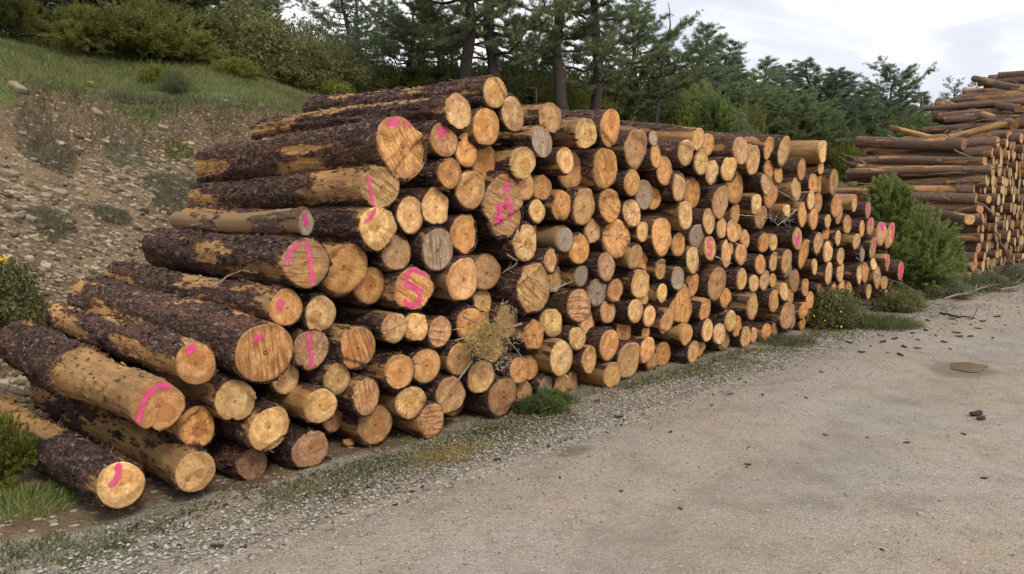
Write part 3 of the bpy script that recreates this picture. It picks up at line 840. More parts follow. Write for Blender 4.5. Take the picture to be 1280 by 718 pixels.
('o25',6.626,0.060,1.431,0.129,6.592,2.540,1.413,'t','','tan log below the pink-edged oval log, towards the juniper'),
('o26',6.824,0.020,1.303,0.128,6.854,2.555,1.293,'t','','tan log just below the bark-stripped pink-rimmed log'),
('o27',7.267,-0.020,1.235,0.121,7.310,2.531,1.193,'o','','orange-brown log below the slim pink-ended log, away from the juniper'),
('o28',7.647,0.000,1.267,0.124,7.655,2.527,1.251,'p','','pinkish log below the slim pink-ended log, towards the juniper'),
('o29',8.111,0.000,1.153,0.179,8.123,2.549,1.160,'p','','tall thin log with pink upper end beside the juniper'),
('o30',8.508,0.000,1.102,0.189,8.498,2.348,1.115,'o','','outermost dark-barked log with a thin pink rim against the juniper'),
('o32',6.465,0.000,1.132,0.119,6.468,2.512,1.139,'c','','cream log just below the pink-edged oval log'),
('o33',6.195,0.060,1.198,0.104,6.201,2.596,1.196,'o','','orange-brown, second log down from the pink-edged oval log, away from juniper'),
('o34',7.074,-0.020,1.068,0.113,7.056,2.324,1.082,'c','','cream, second log down from the slim pink-ended log, away from juniper'),
('o35',7.865,0.020,0.945,0.166,7.825,2.582,0.937,'p','','large pinkish log below the thin pink-topped log, away from the juniper'),
('o37',4.341,0.020,1.152,0.109,4.366,2.412,1.160,'o','h','ringed orange-brown, second log down from the small sawn stub, away from juniper'),
('o38',4.536,0.000,1.139,0.098,4.498,2.419,1.141,'c','','cream log above the grey-edged pale log, away from the juniper'),
('o39',5.192,0.000,1.158,0.143,5.194,2.553,1.149,'p','i','log with red-pink paint smeared over its whole face'),
('o40',5.822,0.000,1.081,0.137,5.800,2.473,1.109,'c','','large cream log beside the pink-smeared log, towards the juniper'),
('o41',5.524,0.060,0.965,0.171,5.475,2.510,0.951,'o','','large orange-brown log above the dull brown round log, towards the juniper'),
('p1',4.209,-0.010,0.908,0.121,4.235,2.352,0.949,'o','h','ringed orange-brown, third log from the grey-edged pale log away from the juniper'),
('p3',4.620,0.020,0.920,0.115,4.649,2.474,0.929,'c','h','ringed cream log beside the grey-edged pale log, away from the juniper'),
('p4',4.862,-0.020,0.910,0.143,4.828,2.517,0.900,'c','g','pale log with a greyish edge below the lichen twig'),
('p5',6.142,0.000,0.967,0.145,6.154,2.592,0.962,'c','','large cream, second log up from the narrow oval log above flowering bush, away from juniper'),
('p6',6.534,-0.020,0.884,0.119,6.543,2.530,0.887,'c','','cream log just above the narrow oval log above flowering bush'),
('p7',5.729,0.000,0.794,0.109,5.689,2.594,0.799,'c','','cream log beside the dull brown round log, towards the juniper'),
('p8',6.151,-0.020,0.681,0.152,6.130,2.440,0.668,'c','h','large ringed cream log above the narrow oval log above flowering bush, away from the juniper'),
('p9',6.615,0.000,0.652,0.138,6.618,2.388,0.665,'c','x','large cracked cream log above the narrow oval log above flowering bush, towards the juniper'),
('p10',7.442,0.020,0.870,0.111,7.473,2.502,0.896,'g','','grey log just below the slim pink-ended log'),
('p11',7.904,0.020,0.701,0.097,7.917,2.415,0.713,'c','','cream log beside the low pink-ended log, away from the juniper'),
('p12',8.398,-0.020,0.699,0.130,8.366,2.575,0.666,'p','','smooth log with a pink-red end low beside the juniper'),
('p13',9.035,-0.020,0.523,0.162,9.049,2.477,0.529,'p','','outermost dark log with a fully pink end'),
('p14',7.273,-0.010,0.577,0.126,7.281,2.545,0.577,'c','','cream, second log from the yellowish stub over flowering bush away from the juniper'),
('p15',7.624,0.030,0.581,0.150,7.587,2.406,0.599,'o','','large orange-brown, second log from the low pink-ended log away from the juniper'),
('p16',8.040,0.000,0.489,0.163,8.023,2.573,0.523,'c','','large cream log below the low pink-ended log, away from the juniper'),
('p17',8.545,0.060,0.366,0.113,8.569,2.477,0.329,'o','','orange-brown log just above the yellowish stub over flowering bush'),
('p20',4.348,0.000,0.716,0.114,4.338,2.498,0.697,'t','','tan log above the round tan ground log, towards the juniper'),
('p21',4.666,0.050,0.689,0.089,4.703,2.383,0.687,'o','','small orange-brown log below the grey-edged pale log, away from the juniper'),
('p22',5.089,0.060,0.770,0.087,5.109,2.440,0.781,'g','','small grey log above the dull brown round log, away from the juniper'),
('p23',5.268,0.050,0.646,0.144,5.279,2.387,0.664,'r','','dull dark brown round log among pale ones'),
('p24',5.492,0.000,0.542,0.119,5.501,2.459,0.523,'o','','orange-brown log below the dull brown round log, towards the juniper'),
('p25',4.834,-0.020,0.548,0.115,4.806,2.575,0.507,'c','','cream log just below the grey-edged pale log'),
('p26',4.611,0.000,0.456,0.139,4.629,2.517,0.435,'o','','large orange-brown log above the large oval log by dry weeds, away from the juniper'),
('p27',5.640,0.000,0.377,0.114,5.666,2.546,0.397,'o','','orange-brown, second log from the log behind flowering bush away from the juniper'),
('p28',5.142,0.060,0.427,0.119,5.167,2.573,0.424,'o','','orange-brown log above the large oval log by dry weeds, towards the juniper'),
('p29',6.061,0.040,0.471,0.088,6.039,2.391,0.480,'o','','small orange-brown log just above the log behind flowering bush'),
('p30',6.425,0.000,0.381,0.144,6.422,2.487,0.349,'o','','tall narrow oval log just above the flowering bush'),
('p31',6.801,0.050,0.434,0.113,6.780,2.463,0.427,'o','','orange-brown log beside the narrow oval log above flowering bush, towards the juniper'),
('p32',6.656,0.020,0.271,0.087,6.611,2.543,0.286,'c','','small cream log below the narrow oval log above flowering bush, towards the juniper'),
('p33',7.028,0.030,0.406,0.092,6.966,2.541,0.395,'o','','orange-brown, second log from the narrow oval log above flowering bush towards the juniper'),
('p34',7.630,-0.030,0.315,0.104,7.604,2.486,0.288,'c','','cream log beside the yellowish stub over flowering bush, away from the juniper'),
('p35',4.945,-0.020,0.244,0.160,4.936,2.475,0.268,'p','','large pinkish oval log beside the dry grey weeds'),
('p36',5.236,0.060,0.201,0.139,5.231,2.632,0.255,'c','','large cream log beside the large oval log by dry weeds, towards the juniper'),
('p37',5.460,0.000,0.257,0.112,5.462,2.477,0.258,'o','','orange-brown, second log from the large oval log by dry weeds towards the juniper'),
('p38',5.507,0.030,0.078,0.080,5.489,2.465,0.104,'o','','small orange-brown, third log from the large oval log by dry weeds towards the juniper'),
('p39',6.088,0.000,0.283,0.099,6.052,2.573,0.268,'c','','pale sawn log whose lower half hides behind the flowering bush'),
('p40',6.419,0.020,0.163,0.080,6.384,2.454,0.182,'t','','small tan log just below the narrow oval log above flowering bush'),
('p41',5.731,0.030,0.138,0.087,5.737,2.509,0.119,'t','','small tan log beside the log behind flowering bush, away from the juniper'),
('p43',4.490,0.020,0.102,0.105,4.484,2.589,0.118,'o','','orange-brown log beside the large oval log by dry weeds, away from the juniper'),
('p44',4.787,0.060,0.084,0.086,4.831,2.462,0.078,'r','','small dark brown log below the large oval log by dry weeds, away from the juniper'),
('p46',8.484,0.000,0.189,0.085,8.516,2.375,0.163,'c','','yellowish stub peeking out over the flowering bush'),
]

# ------------------------------------------------------------------ camera and light
cam_d = bpy.data.cameras.new('camera')
cam = bpy.data.objects.new('camera', cam_d)
COL.objects.link(cam)
cam_d.sensor_width = 36.0
cam_d.lens = 27.0
cam_d.clip_end = 2000.0
cam.location = (0, 0, 1.6)
cam.rotation_euler = (R(90) - math.atan(105 / 960.0), 0, 0)
scene.camera = cam
CAM_D = np.array([0, math.cos(math.atan(105 / 960.0)), -math.sin(math.atan(105 / 960.0))])
CAM_U = np.array([0, math.sin(math.atan(105 / 960.0)), math.cos(math.atan(105 / 960.0))])


def ray(x, y):
    return np.array([(x - 640) / 960.0, 0, 0]) + CAM_D - CAM_U * (y - 359) / 960.0


def spot(x, y, lo=1.0, hi=120.0):
    """where the line of sight through a photo pixel first meets the terrain: (t, p, z, depth)"""
    d = ray(x, y)
    k = np.linspace(lo, hi, 6000)
    P = np.array([0, 0, 1.6]) + k[:, None] * d
    t, p = TP(P[:, 0], P[:, 1])
    below = P[:, 2] <= height(t, p)
    i = int(np.argmax(below)) if below.any() else len(k) - 1
    return float(t[i]), float(p[i]), float(height(t[i], p[i])), float(k[i])


def at_depth(x, depth):
    """the terrain point under photo column x at a given distance ahead"""
    X, Y = (x - 640) / 960.0 * depth, depth
    t, p = TP(X, Y)
    return float(t), float(p), float(height(t, p))


def in_view(t, p, z, m=0.2):
    P = W(t, p, z)
    rel = P - np.array([0, 0, 1.6])
    dep = rel @ CAM_D
    x = rel[:, 0] / np.maximum(dep, .01)
    y = rel @ CAM_U / np.maximum(dep, .01)
    return (dep > 0.5) & (abs(x) < 0.667 + m) & (abs(y) < 0.374 + m)


sun_d = bpy.data.lights.new('sun', 'SUN')
sun_d.energy = 1.5
sun_d.angle = R(14)
sun_d.color = (1.0, 0.93, 0.83)
sun = bpy.data.objects.new('sun', sun_d)
COL.objects.link(sun)
SUN_EL, SUN_AZ = 46.0, 150.0   # azimuth from +Y, clockwise: behind and to the right of the camera
sdir = Vector((math.sin(R(SUN_AZ)) * math.cos(R(SUN_EL)), math.cos(R(SUN_AZ)) * math.cos(R(SUN_EL)), math.sin(R(SUN_EL))))
sun.rotation_euler = sdir.to_track_quat('Z', 'Y').to_euler()

world = bpy.data.worlds.new('World')
scene.world = world
world.use_nodes = True
wt = world.node_tree
wt.nodes.clear()
wn = NT.__new__(NT)
wn.t = wt
sky = wn.n('ShaderNodeTexSky', sky_type='NISHITA')
sky.sun_disc = False
sky.sun_elevation = R(SUN_EL)
sky.sun_rotation = R(SUN_AZ)
sky.air_density = 1.2
sky.dust_density = 2.0
wco = wn.n('ShaderNodeTexCoord').outputs['Generated']
wm = wn.mapping(wco, (1.0, 1.0, 2.6), (0.3, 0.1, 0.0))
c1 = wn.noise(wm, 2.3, 5, 0.55, 0.4)
c2 = wn.noise(wm, 1.1, 3, 0.5)
cloud = wn.ramp(wn.math('ADD', wn.math('MULTIPLY', c1, 0.65), wn.math('MULTIPLY', c2, 0.35)),
                [(0.42, (5.7, 5.8, 6.5)), (0.48, (6.7, 6.8, 7.4)), (0.52, (8.9, 8.95, 9.1)), (0.57, (10.8, 10.75, 10.7))])
skyc = wn.mix(0.90, sky.outputs[0], cloud)
bg = wn.n('ShaderNodeBackground')
wn.link(skyc, bg.inputs['Color'])
bg.inputs['Strength'].default_value = 0.095
wo = wn.n('ShaderNodeOutputWorld')
wn.link(bg.outputs[0], wo.inputs['Surface'])

vs = scene.view_settings
vs.view_transform = 'Standard'
vs.look = 'None'
vs.exposure = 0.55
vs.gamma = 1.0

# ------------------------------------------------------------------ ground, road, water
tl = np.concatenate([[-300, -120, -60, -30, -18, -12], np.arange(-9, 24, 0.1), np.arange(24, 60, 1.5), [70, 90, 120, 180, 300, 600]])
pl = np.concatenate([[-400, -120, -50, -20, -12, -9], np.arange(-8, -1, .5), np.arange(-1, 13, 0.09), np.arange(13, 50, 1.0), [55, 65, 80, 110, 160, 300, 600]])
TT, PP = np.meshgrid(tl, pl, indexing='ij')
HH = height(TT, PP)
pe = edge_p(TT)
nz = fbm(TT * 1.1, PP * 1.1, 0, 77, 3)
soil = sstep(-0.05, 0.5, PP + (nz - 0.5) * 0.8)
grass = sstep(-0.28, 0.22, PP - pe + (nz - 0.5) * 1.1)
patch = sstep(0.56, 0.64, fbm(TT * 1.6, PP * 2.2, 2, 91, 3)) * sstep(-0.75, -0.3, PP) * (1 - sstep(-0.1, 0.4, PP))
grass = np.maximum(grass, patch * 0.5)
grass = np.maximum(grass, sstep(-7.5, -9, PP))
g = MB()
g.add(W(TT, PP, HH), grid_faces(len(tl), len(pl)), 0, soil=soil, grass=grass)
tag(g.build('ground', M['ground'], smooth=True), kind='structure')

tr = np.concatenate([[-60, -30, -12], np.arange(-8, 30, 0.25), np.arange(30, 120, 4)])
pr = np.linspace(-7.6, -0.7, 36)
T2, P2 = np.meshgrid(tr, pr, indexing='ij')
edge = (P2 > -0.75) * 0.22 * (fbm(T2 * 1.5, 0, 0, 12, 3) - 0.5)
P2 = P2 + edge
rut = -0.022 * np.exp(-((P2 + 2.1) / 0.35) ** 2) - 0.022 * np.exp(-((P2 + 4.3) / 0.35) ** 2)
zr = 0.03 + rut + 0.014 * (fbm(T2 * 0.8, P2 * 0.8, 0, 14, 3) - 0.5)
zr = np.where(P2 > -0.95, 0.005, zr)
g = MB()
g.add(W(T2, P2, zr), grid_faces(len(tr), len(pr))[:, ::-1])
tag(g.build('gravel_road', M['road'], smooth=True), kind='structure')


def road_z(t, p):
    z = 0.03 - 0.022 * np.exp(-((p + 2.1) / 0.35) ** 2) - 0.022 * np.exp(-((p + 4.3) / 0.35) ** 2) + 0.014 * (fbm(t * 0.8, p * 0.8, 0, 14, 3) - 0.5)
    return float(np.where(p > -0.85, np.maximum(height(t, p), 0.005), z))


def m_water():
    n = NT('muddy_water')
    nz = n.noise(n.geo(), 6, 3)
    return n.finish(n.ramp(nz, [(0.3, (0.12, 0.10, 0.07)), (0.7, (0.17, 0.145, 0.105))]), 0.10, None, 0.5)


M['water'] = m_water()


def puddle(x, y, rx, rp, label):
    t, p, z, _k = spot(x, y)
    th = np.linspace(0, 2 * math.pi, 40, endpoint=False)
    rr = 1 + 0.9 * (fbm(np.cos(th) * 1.5 + x, np.sin(th) * 1.5, 0, 5, 3) - 0.5)
    mb = MB()
    z0 = road_z(t, p) + 0.008
    mb.add(np.concatenate([W(t + np.cos(th) * rx * rr, p + np.sin(th) * rp * rr, z0), W([t], [p], [z0])]),
           np.stack([np.arange(40), (np.arange(40) + 1) % 40, np.full(40, 40)], 1))
    tag(mb.build('puddle', M['water']), label, None, None, 'structure')


puddle(1210, 462, 0.27, 0.17, 'shallow muddy puddle on the gravel road')

# loose gravel along the verge and thinly over the road
N = 60000
t = nr.uniform(-5.5, 9.5, N)
p = nr.choice([0, 1, 2], N, p=[0.62, 0.2, 0.18])
pp = np.where(p == 0, nr.normal(-0.50, 0.20, N), np.where(p == 1, nr.normal(-1.0, 0.4, N), nr.uniform(-4.6, 0, N)))
zz = np.where(pp > -0.85, np.maximum(height(t, pp), 0.005), 0.03 - 0.022 * np.exp(-((pp + 2.1) / 0.35) ** 2) - 0.022 * np.exp(-((pp + 4.3) / 0.35) ** 2) + 0.014 * (fbm(t * 0.8, pp * 0.8, 0, 14, 3) - 0.5))
ok = in_view(t, pp, zz) & (pp < 0.1)
t, pp, zz = t[ok], pp[ok], zz[ok]
N = len(t)
s = 0.003 + 0.0052 * nr.random(N) ** 3.0 * (1 + 0.8 * (pp > -0.9))
base = np.array([[1, 0, 0], [0, 1, 0], [-1, 0, 0], [0, -1, 0], [0, 0, .8], [0, 0, -.6]], float)
of = np.array([[0, 1, 4], [1, 2, 4], [2, 3, 4], [3, 0, 4], [1, 0, 5], [2, 1, 5], [3, 2, 5], [0, 3, 5]])
v = base[None] * nr.uniform(0.6, 1.35, (N, 6, 1)) * s[:, None, None]
a = nr.uniform(0, 6.28, N)
ca, sa = np.cos(a)[:, None], np.sin(a)[:, None]
v = np.stack([v[..., 0] * ca - v[..., 1] * sa, v[..., 0] * sa + v[..., 1] * ca, v[..., 2]], -1) + W(t, pp, zz + s * 0.3)[:, None]
g = MB()
g.add(v, (of[None] + (np.arange(N) * 6)[:, None, None]).reshape(-1, 3))
tag(g.build('gravel', M['pebble']), 'loose pale limestone gravel along the verge and road', None, None, 'stuff')


# ------------------------------------------------------------------ stones of the bank
def slab(mb, c, size, nrm, thick, seed):
    """one flat irregular stone: a bevelled polygon slab"""
    r = np.random.default_rng(seed)
    k = int(r.integers(4, 7))
    th = np.sort(r.uniform(0, 6.28, k)) * 0.35 + np.linspace(0, 6.28, k, endpoint=False) * 0.65 + r.uniform(0, 6)
    rad = r.uniform(0.75, 1.15, k)
    a = unit(np.cross(nrm, [0.3, 0.2, 0.9]))
    b = np.cross(nrm, a)
    asp = r.uniform(0.4, 0.75)
    P = (np.cos(th) * rad)[:, None] * a + (np.sin(th) * rad * asp)[:, None] * b
    lo = c + P * size - nrm * thick
    mi = c + P * size * 1.03 + nrm * thick * 0.3 + nrm * r.normal(0, .12, (k, 1)) * thick
    hi = c + P * size * 0.95 + nrm * thick * 0.8 + nrm * r.normal(0, .15, (k, 1)) * thick
    top = c[None] + nrm * thick * 0.9
    v = np.concatenate([lo, mi, hi, top])
    i = np.arange(k)
    j = (i + 1) % k
    mb.add(v, [np.stack([i, j, j + k, i + k], 1), np.stack([i + k, j + k, j + 2 * k, i + 2 * k], 1), np.stack([i + 2 * k, j + 2 * k, np.full(k, 3 * k)], 1)])


def terrain_normal(t, p, e=0.12):
    ht = (float(height(t + e, p)) - float(height(t - e, p))) / (2 * e)
    hp = (float(height(t, p + e)) - float(height(t, p - e))) / (2 * e)
    return unit(np.array([0, 0, 1.0]) - ht * EV - hp * UV)


sc = MB()
cnt = 0
N = 42000
tt = nr.uniform(-7.5, 3.5, N)
pp = nr.uniform(2.6, 6.35, N)
den = fbm(tt * 0.8, pp * 0.8, 4, 55, 3)
keep = (nr.random(N) < 0.45 + 1.8 * (den - 0.42)) & (pp < edge_p(tt) - 0.3)
zz = height(tt, pp)
keep &= in_view(tt, pp, zz)
sz = 0.009 + 0.048 * nr.random(N) ** 3.6
tt, pp, zz, sz = tt[keep], pp[keep], zz[keep], sz[keep]
e_ = 0.12
gt = (height(tt + e_, pp) - height(tt - e_, pp)) / (2 * e_)
gp = (height(tt, pp + e_) - height(tt, pp - e_)) / (2 * e_)
NN = unit(np.array([0, 0, 1.0]) * 1.25 - gt[:, None] * EV * .6 - gp[:, None] * UV * .6 + nr.normal(0, 0.22, (len(tt), 3)))
PPos = W(tt, pp, zz)
for k in range(len(tt)):
    slab(sc, PPos[k] + NN[k] * sz[k] * 0.1, sz[k] * rng.uniform(0.8, 1.5), NN[k], sz[k] * rng.uniform(0.22, 0.5), k)
tag(sc.build('scree', M['stone']), 'small broken sandstone scree over the brown bank', None, None, 'stuff')

STONES = [(203, 163, 0.19, 'long pale flat stone lying high on the bank under the grass'), (115, 218, 0.13, 'square pale stone in the middle of the bank'),
          (137, 226, 0.11, 'yellowish stone beside the square pale one on the bank'), (10, 219, 0.17, 'long tan slab at the edge of the bank opposite the dark bush'),
          (73, 243, 0.18, 'broad layered slab low on the bank below the square stone'), (58, 247, 0.12, 'pointed tan stone next to the broad layered slab'),
          (121, 146, 0.15, 'long tan stone just below the grassy rim of the bank'), (98, 189, 0.11, 'pale stone between the two grey tufts of the bank'),
          (182, 313, 0.16, 'flat grey stone low on the bank above the dark logs'), (40, 278, 0.13, 'dull tan stone above the dark bush'),
          (22, 112, 0.20, 'bleached flat slab poking from the rim of the bank'), (161, 212, 0.13, 'thin tan stone beside the yellowish one'),
          (281, 128, 0.11, 'small white stone in the grass above the bank'), (298, 206, 0.09, 'small pale stone near the ends of the dark upper logs'),
          (80, 268, 0.10, 'narrow grey stone under the broad layered slab'), (90, 370, 0.12, 'pale stone lying right behind the lower logs')]
for k, (x, y, s_, lab) in enumerate(STONES):
    t, p, z, _d = spot(x, y, 5)
    mb = MB()
    nn = unit(terrain_normal(t, p) + np.array([0, 0, 0.5]) + np.array([0.1 * math.sin(k), 0.1 * math.cos(k * 2), 0]))
    slab(mb, np.zeros(3), s_ * .55, nn, s_ * 0.16, 900 + k)
    o = mb.build('flat_stone', M['stone'])
    o.location = W(t, p, z + 0.02)
    tag(o, lab, 'stone', 'large stones on the bank')

# ------------------------------------------------------------------ logs
TINT = dict(o=(0.665, 0.345, 0.128), t=(0.62, 0.365, 0.168), c=(0.72, 0.46, 0.200), g=(0.44, 0.33, 0.215), p=(0.58, 0.325, 0.170), r=(0.34, 0.19, 0.105))
BIG = set('a1 a2 a3 a5 a6 d1 d2 d3 d10 c1 c2 f1 f2 f3 f4 f5 f6 f7 f10 f11 e4 e5 e10 e12 e2 a7 e7 e8 e9 a4 i3 i4 h21 k9 g1 g8 d9'.split())
BARE = dict(a3=.46, a1=.40, a2=.42, a5=.44, d10=.43, c1=.42, c2=.36, f2=.46, f3=.42, f7=.4, e5=.62, h21=.8, k9=.7, g12=.7, d1=.66, f10=.55, f11=.5, d12=.55, o5=.9, o16=.8,
            o22=.75, p12=.6, l3=.5, i3=.45, j0=.4, l9=.55, e4=.3, a7=.35, n1=.45, o11=.5, o14=.5, p16=.4, d2=.27, a6=.24, f1=.31, c_=.3)
MARKS = dict(
    a1=[([(-.10, 1.0), (-.13, .45), (-.5, .02)], .30)], a3=[([(.55, .72), (.1, .82), (-.42, .5), (-.66, -.1), (-.80, -.55)], .24)],
    a5=[([(-.02, .92), (-.38, .50)], .44)], a6=[([(-.12, .66), (-.42, .42)], .22)], e2=[([(-.2, .97), (-.05, -.2), (0, -.97)], .26)],
    d1=[([(-.35, .8), (-.1, .1), (0, -.2)], .7)], d2=[([(-.82, -.05), (-.62, .5), (-.15, .84)], .2), ([(.05, .84), (.2, .1), (.26, -.92)], .22)],
    d3=[([(-.12, .97), (-.32, .6), (-.74, .28)], .2)],
    d9=[([(.72, .62), (-.12, .84), (-.48, .25), (-.05, .1), (.32, -.2), (.2, -.62), (-.28, -.68), (-.58, -.4)], .27)],
    d10=[([(-.25, .45), (-.5, -.05)], .5)], c1=[([(-.52, .55), (-.12, .88)], .4), ([(.15, .93), (.5, .74)], .34)],
    c2=[([(-.72, .55), (-.55, -.2), (-.45, -.82)], .2)], f2=[([(-.48, .62), (-.42, .5)], .26)], f7=[([(-.42, .35), (.25, .72)], .62)],
    g1=[([(-.03, .85), (-.06, .45)], .13), ([(-.03, .84), (.34, .84)], .12), ([(-.04, .64), (.24, .64)], .12), ([(.02, .42), (.2, .28)], .16),
        ([(-.42, .10), (-.2, -.05), (-.5, -.25), (-.08, -.38), (-.2, -.52), (-.52, -.46)], .2), ([(-.35, .0), (.05, .2), (.36, -.02), (.1, .02), (.38, -.25), (.3, -.45)], .15)],
    m3=[([(.42, .66), (-.25, .68), (-.35, .2), (.15, .02), (.2, -.3), (0, -.6), (-.6, -.42)], .34)],
    o39=[([(.2, .62), (.42, .1)], .5), ([(-.45, .35), (-.2, -.3), (.35, -.35)], .6)], o21=[([(.1, .92), (.7, .6)], .4)],
    o22=[([(.0, .95), (.6, .6), (.8, .0)], .34)], o23=[([(-.4, .8), (.2, .1), (.3, -.6)], .8)], o26=[([(-.1, .8), (.3, .5)], .3)], o28=[([(-.3, .6), (.3, .5)], .8)],
    o29=[([(-.2, .85), (.4, .3)], .7)], o30=[([(-.4, .85), (.3, .6), (.6, -.3)], .5)], o35=[([(-.3, .6), (.3, .2)], .6)], p12=[([(-.4, .6), (.2, .3), (.1, -.4)], .8)],
    p13=[([(-.5, .5), (.4, .5), (.3, -.1), (-.3, -.1), (.1, -.6)], .9)], o27=[([(.2, .8), (.6, .2)], .3)])


def catmull(pts, m=10):
    P = np.array([pts[0]] + list(pts) + [pts[-1]], float)
    out = []
    for i in range(1, len(P) - 2):
        for s in np.linspace(0, 1, m, endpoint=False):
            a, b, c, d = P[i - 1], P[i], P[i + 1], P[i + 2]
            out.append(0.5 * ((2 * b) + (-a + c) * s + (2 * a - 5 * b + 4 * c - d) * s * s + (-a + 3 * b - 3 * c + d) * s ** 3))
    out.append(P[-2])
    return np.array(out)


def frame_from_axis(n):
    up = np.array([0, 0, 1.0])
    x = unit(np.cross(up, n))
    y = np.cross(n, x)
    return x, y


def make_log(near, far, r, tint, traits, key, label, group, big=False, low=False, bare=None, parts=True, marks=None, cat='log'):
    ax = far - near
    L = float(np.linalg.norm(ax))
    n = -ax / L
    x, y = frame_from_axis(n)
    root = empty('log', (0, 0, 0), label, cat, group)
    root.matrix_world = Matrix(((x[0], y[0], n[0], near[0]), (x[1], y[1], n[1], near[1]), (x[2], y[2], n[2], near[2]), (0, 0, 0, 1)))
    sd = abs(hash_str(key)) % 100000
    r_ = np.random.default_rng(sd)
    nA = 84 if big else (14 if low else 32)
    th = np.linspace(0, 2 * math.pi, nA, endpoint=False)
    C, S = np.cos(th), np.sin(th)
    amp = 0.15
    shape = 1 + amp * (vnoise(C * 1.1 + 9, S * 1.1, sd * .37, 1) - 0.5) * 1.4
    if 'i' in traits:
        shape = shape + 0.20 * (fbm(C * 2.0 + 3, S * 2.0, sd * .7, 2, 2) - 0.5) * 1.6
    if 'l' in traits:
        shape = shape + 0.34 * (vnoise(C * 1.25 + 5, S * 1.25, sd * .9, 3) - 0.5)
    if 'n' in traits:
        a0 = -1.9 if key == 'a3' else r_.uniform(-2.6, -0.6)
        shape = shape - 0.16 * np.exp(-((np.angle(np.exp(1j * (th - a0)))) / 0.16) ** 2) + 0.03 * (vnoise(C * 6, S * 6, sd, 4) - .5)
    if key == 'c1':
        shape = shape * (1 + 0.03 * np.cos(2 * (th - 1.9)))
    if key == 'm17':
        shape = shape * (1 + 0.16 * np.cos(3 * (th - 1.35)))
    shape = shape * (1 + r_.uniform(-.055, .055) * np.cos(2 * (th - r_.uniform(0, 3.14)))) + .035 * (vnoise(C * 3.1 + 4, S * 3.1, sd * .53, 5) - .5)
    tilt = r_.normal(0, 0.06, 2)
    if key in ('c1', 'g1', 'm17'):
        tilt = tilt * 0.3
    if key == 'd1':
        tilt = np.array([-0.9, 0.1])
    bt = r * 0.05 + 0.004
    rw = r * 1.0 * shape
    cut = tilt[0] * C * rw + tilt[1] * S * rw
    # bark
    if big:
        s = np.concatenate([[0, .012, .03], np.linspace(.05, L - .02, 170), [L]])
    elif low:
        s = np.array([0, .05, L * .5, L])
    else:
        s = np.concatenate([[0, .012, .03, .06], np.linspace(.1, .9, 17), np.linspace(1.1, L, 6)])
    flare = {'a3': .38, 'a1': .12, 'a2': .16, 'a6': .10, 'c1': .05}.get(key, -.07)
    taper = 1 + flare * s / L if key != 'a3' else 1 + .26 * sstep(.55, 1.3, s)
    A_s = s[:, None]
    X3, Y3 = C[None] * r, S[None] * r
    o3 = sd * 0.173
    bend = 0.012 * np.sin(A_s * 2.1 + sd) * (s[:, None] > .02)
    bare0 = bare if bare is not None else BARE.get(key, float(r_.uniform(.05, .30)))
    bn = fbm(X3 * 9 + o3, Y3 * 9, A_s * 1.5 + o3, 8, 4)
    if key == 'a3':
        bn = bn - .5 * sstep(.95, 1.2, A_s)
    thr = float(np.quantile(bn, np.clip(1 - bare0, 0, 1))) if bare0 > 0 else 9
    bare_a = np.clip((bn - thr) * 7 + 0.5, 0, 1)
    plates = fbm(X3 * 30 + o3, Y3 * 30, A_s * 6, 9, 3)
    fine = fbm(X3 * 70 + o3, Y3 * 70, A_s * 28, 10, 2)
    bk = bt * (0.45 + 1.1 * plates) + (0.017 if big else 0.008) * (plates - 0.45) + (0.008 if big else .004) * (fine - .5)
    if big:
        for _k in range(6):
            ka, ks = r_.uniform(0, 6.28), r_.uniform(.2, L - .2)
            dd2 = (np.angle(np.exp(1j * (th - ka)))[None] * r / .022) ** 2 + ((A_s - ks) / .03) ** 2
            bk = bk + .016 * np.exp(-dd2)
    lump = 1 + 0.05 * (fbm(X3 * 3 + o3, Y3 * 3, A_s * 1.5, 13, 2) - 0.5)
    rad = rw[None] * taper[:, None] * lump + bk * (1 - sstep(.35, .65, bare_a))
    zz_ = -A_s + np.where(A_s < 0.01, cut[None], 0) + np.where((A_s > .01) & (A_s < .04), cut[None] * .8, 0)
    zz_ = zz_ - np.where(A_s < .001, 0.014 * vnoise(C * 9, S * 9, sd, 6)[None] * (1 - bare_a), 0)
    V = np.stack([C[None] * rad, S[None] * rad + bend, np.broadcast_to(zz_, rad.shape)], -1)
    nr_ = len(s)
    mb = MB()
    inner = np.stack([C * rw * .96, S * rw * .96, cut * .96 - 0.006], -1)
    V2 = np.concatenate([inner[None], V])
    at = np.concatenate([bare_a[:1], bare_a])
    mb.add(V2, [grid_faces(nr_ + 1, nA, True)[:, ::-1]], 0, bare=at)
    back = V[-1]
    mb.add(np.concatenate([back, back.mean(0)[None]]), np.stack([(np.arange(nA) + 1) % nA, np.arange(nA), np.full(nA, nA)], 1)[:, ::-1], 1, bare=np.ones(nA + 1))
    if big and bare0 < .6:
        # curled flakes and torn strips standing off the bark
        k = int(700 * L / 2.5)
        ii, jj = r_.integers(2, nr_ - 1, k), r_.integers(0, nA, k)
        P = V[ii, jj]
        nn = np.stack([C[jj], S[jj], np.zeros(k)], -1)
        tn = np.stack([-S[jj], C[jj], np.zeros(k)], -1)
        ln, wd = r_.uniform(.02, .075, (k, 1)), r_.uniform(.004, .014, (k, 1))
        dz = np.array([0, 0, 1.0])
        sg = np.where(r_.random((k, 1)) < .5, 1, -1)
        lift = r_.uniform(.001, .012, (k, 1))
        q = np.stack([P - tn * wd, P + tn * wd, P + tn * wd * .8 + dz * sg * ln + nn * lift, P - tn * wd * .6 + dz * sg * ln * .9 + nn * lift * 1.3], 1)
        mb.add(q + nn[:, None] * .002, np.arange(k * 4).reshape(-1, 4), 0, bare=np.repeat(bare_a[ii, jj], 4) * .6)
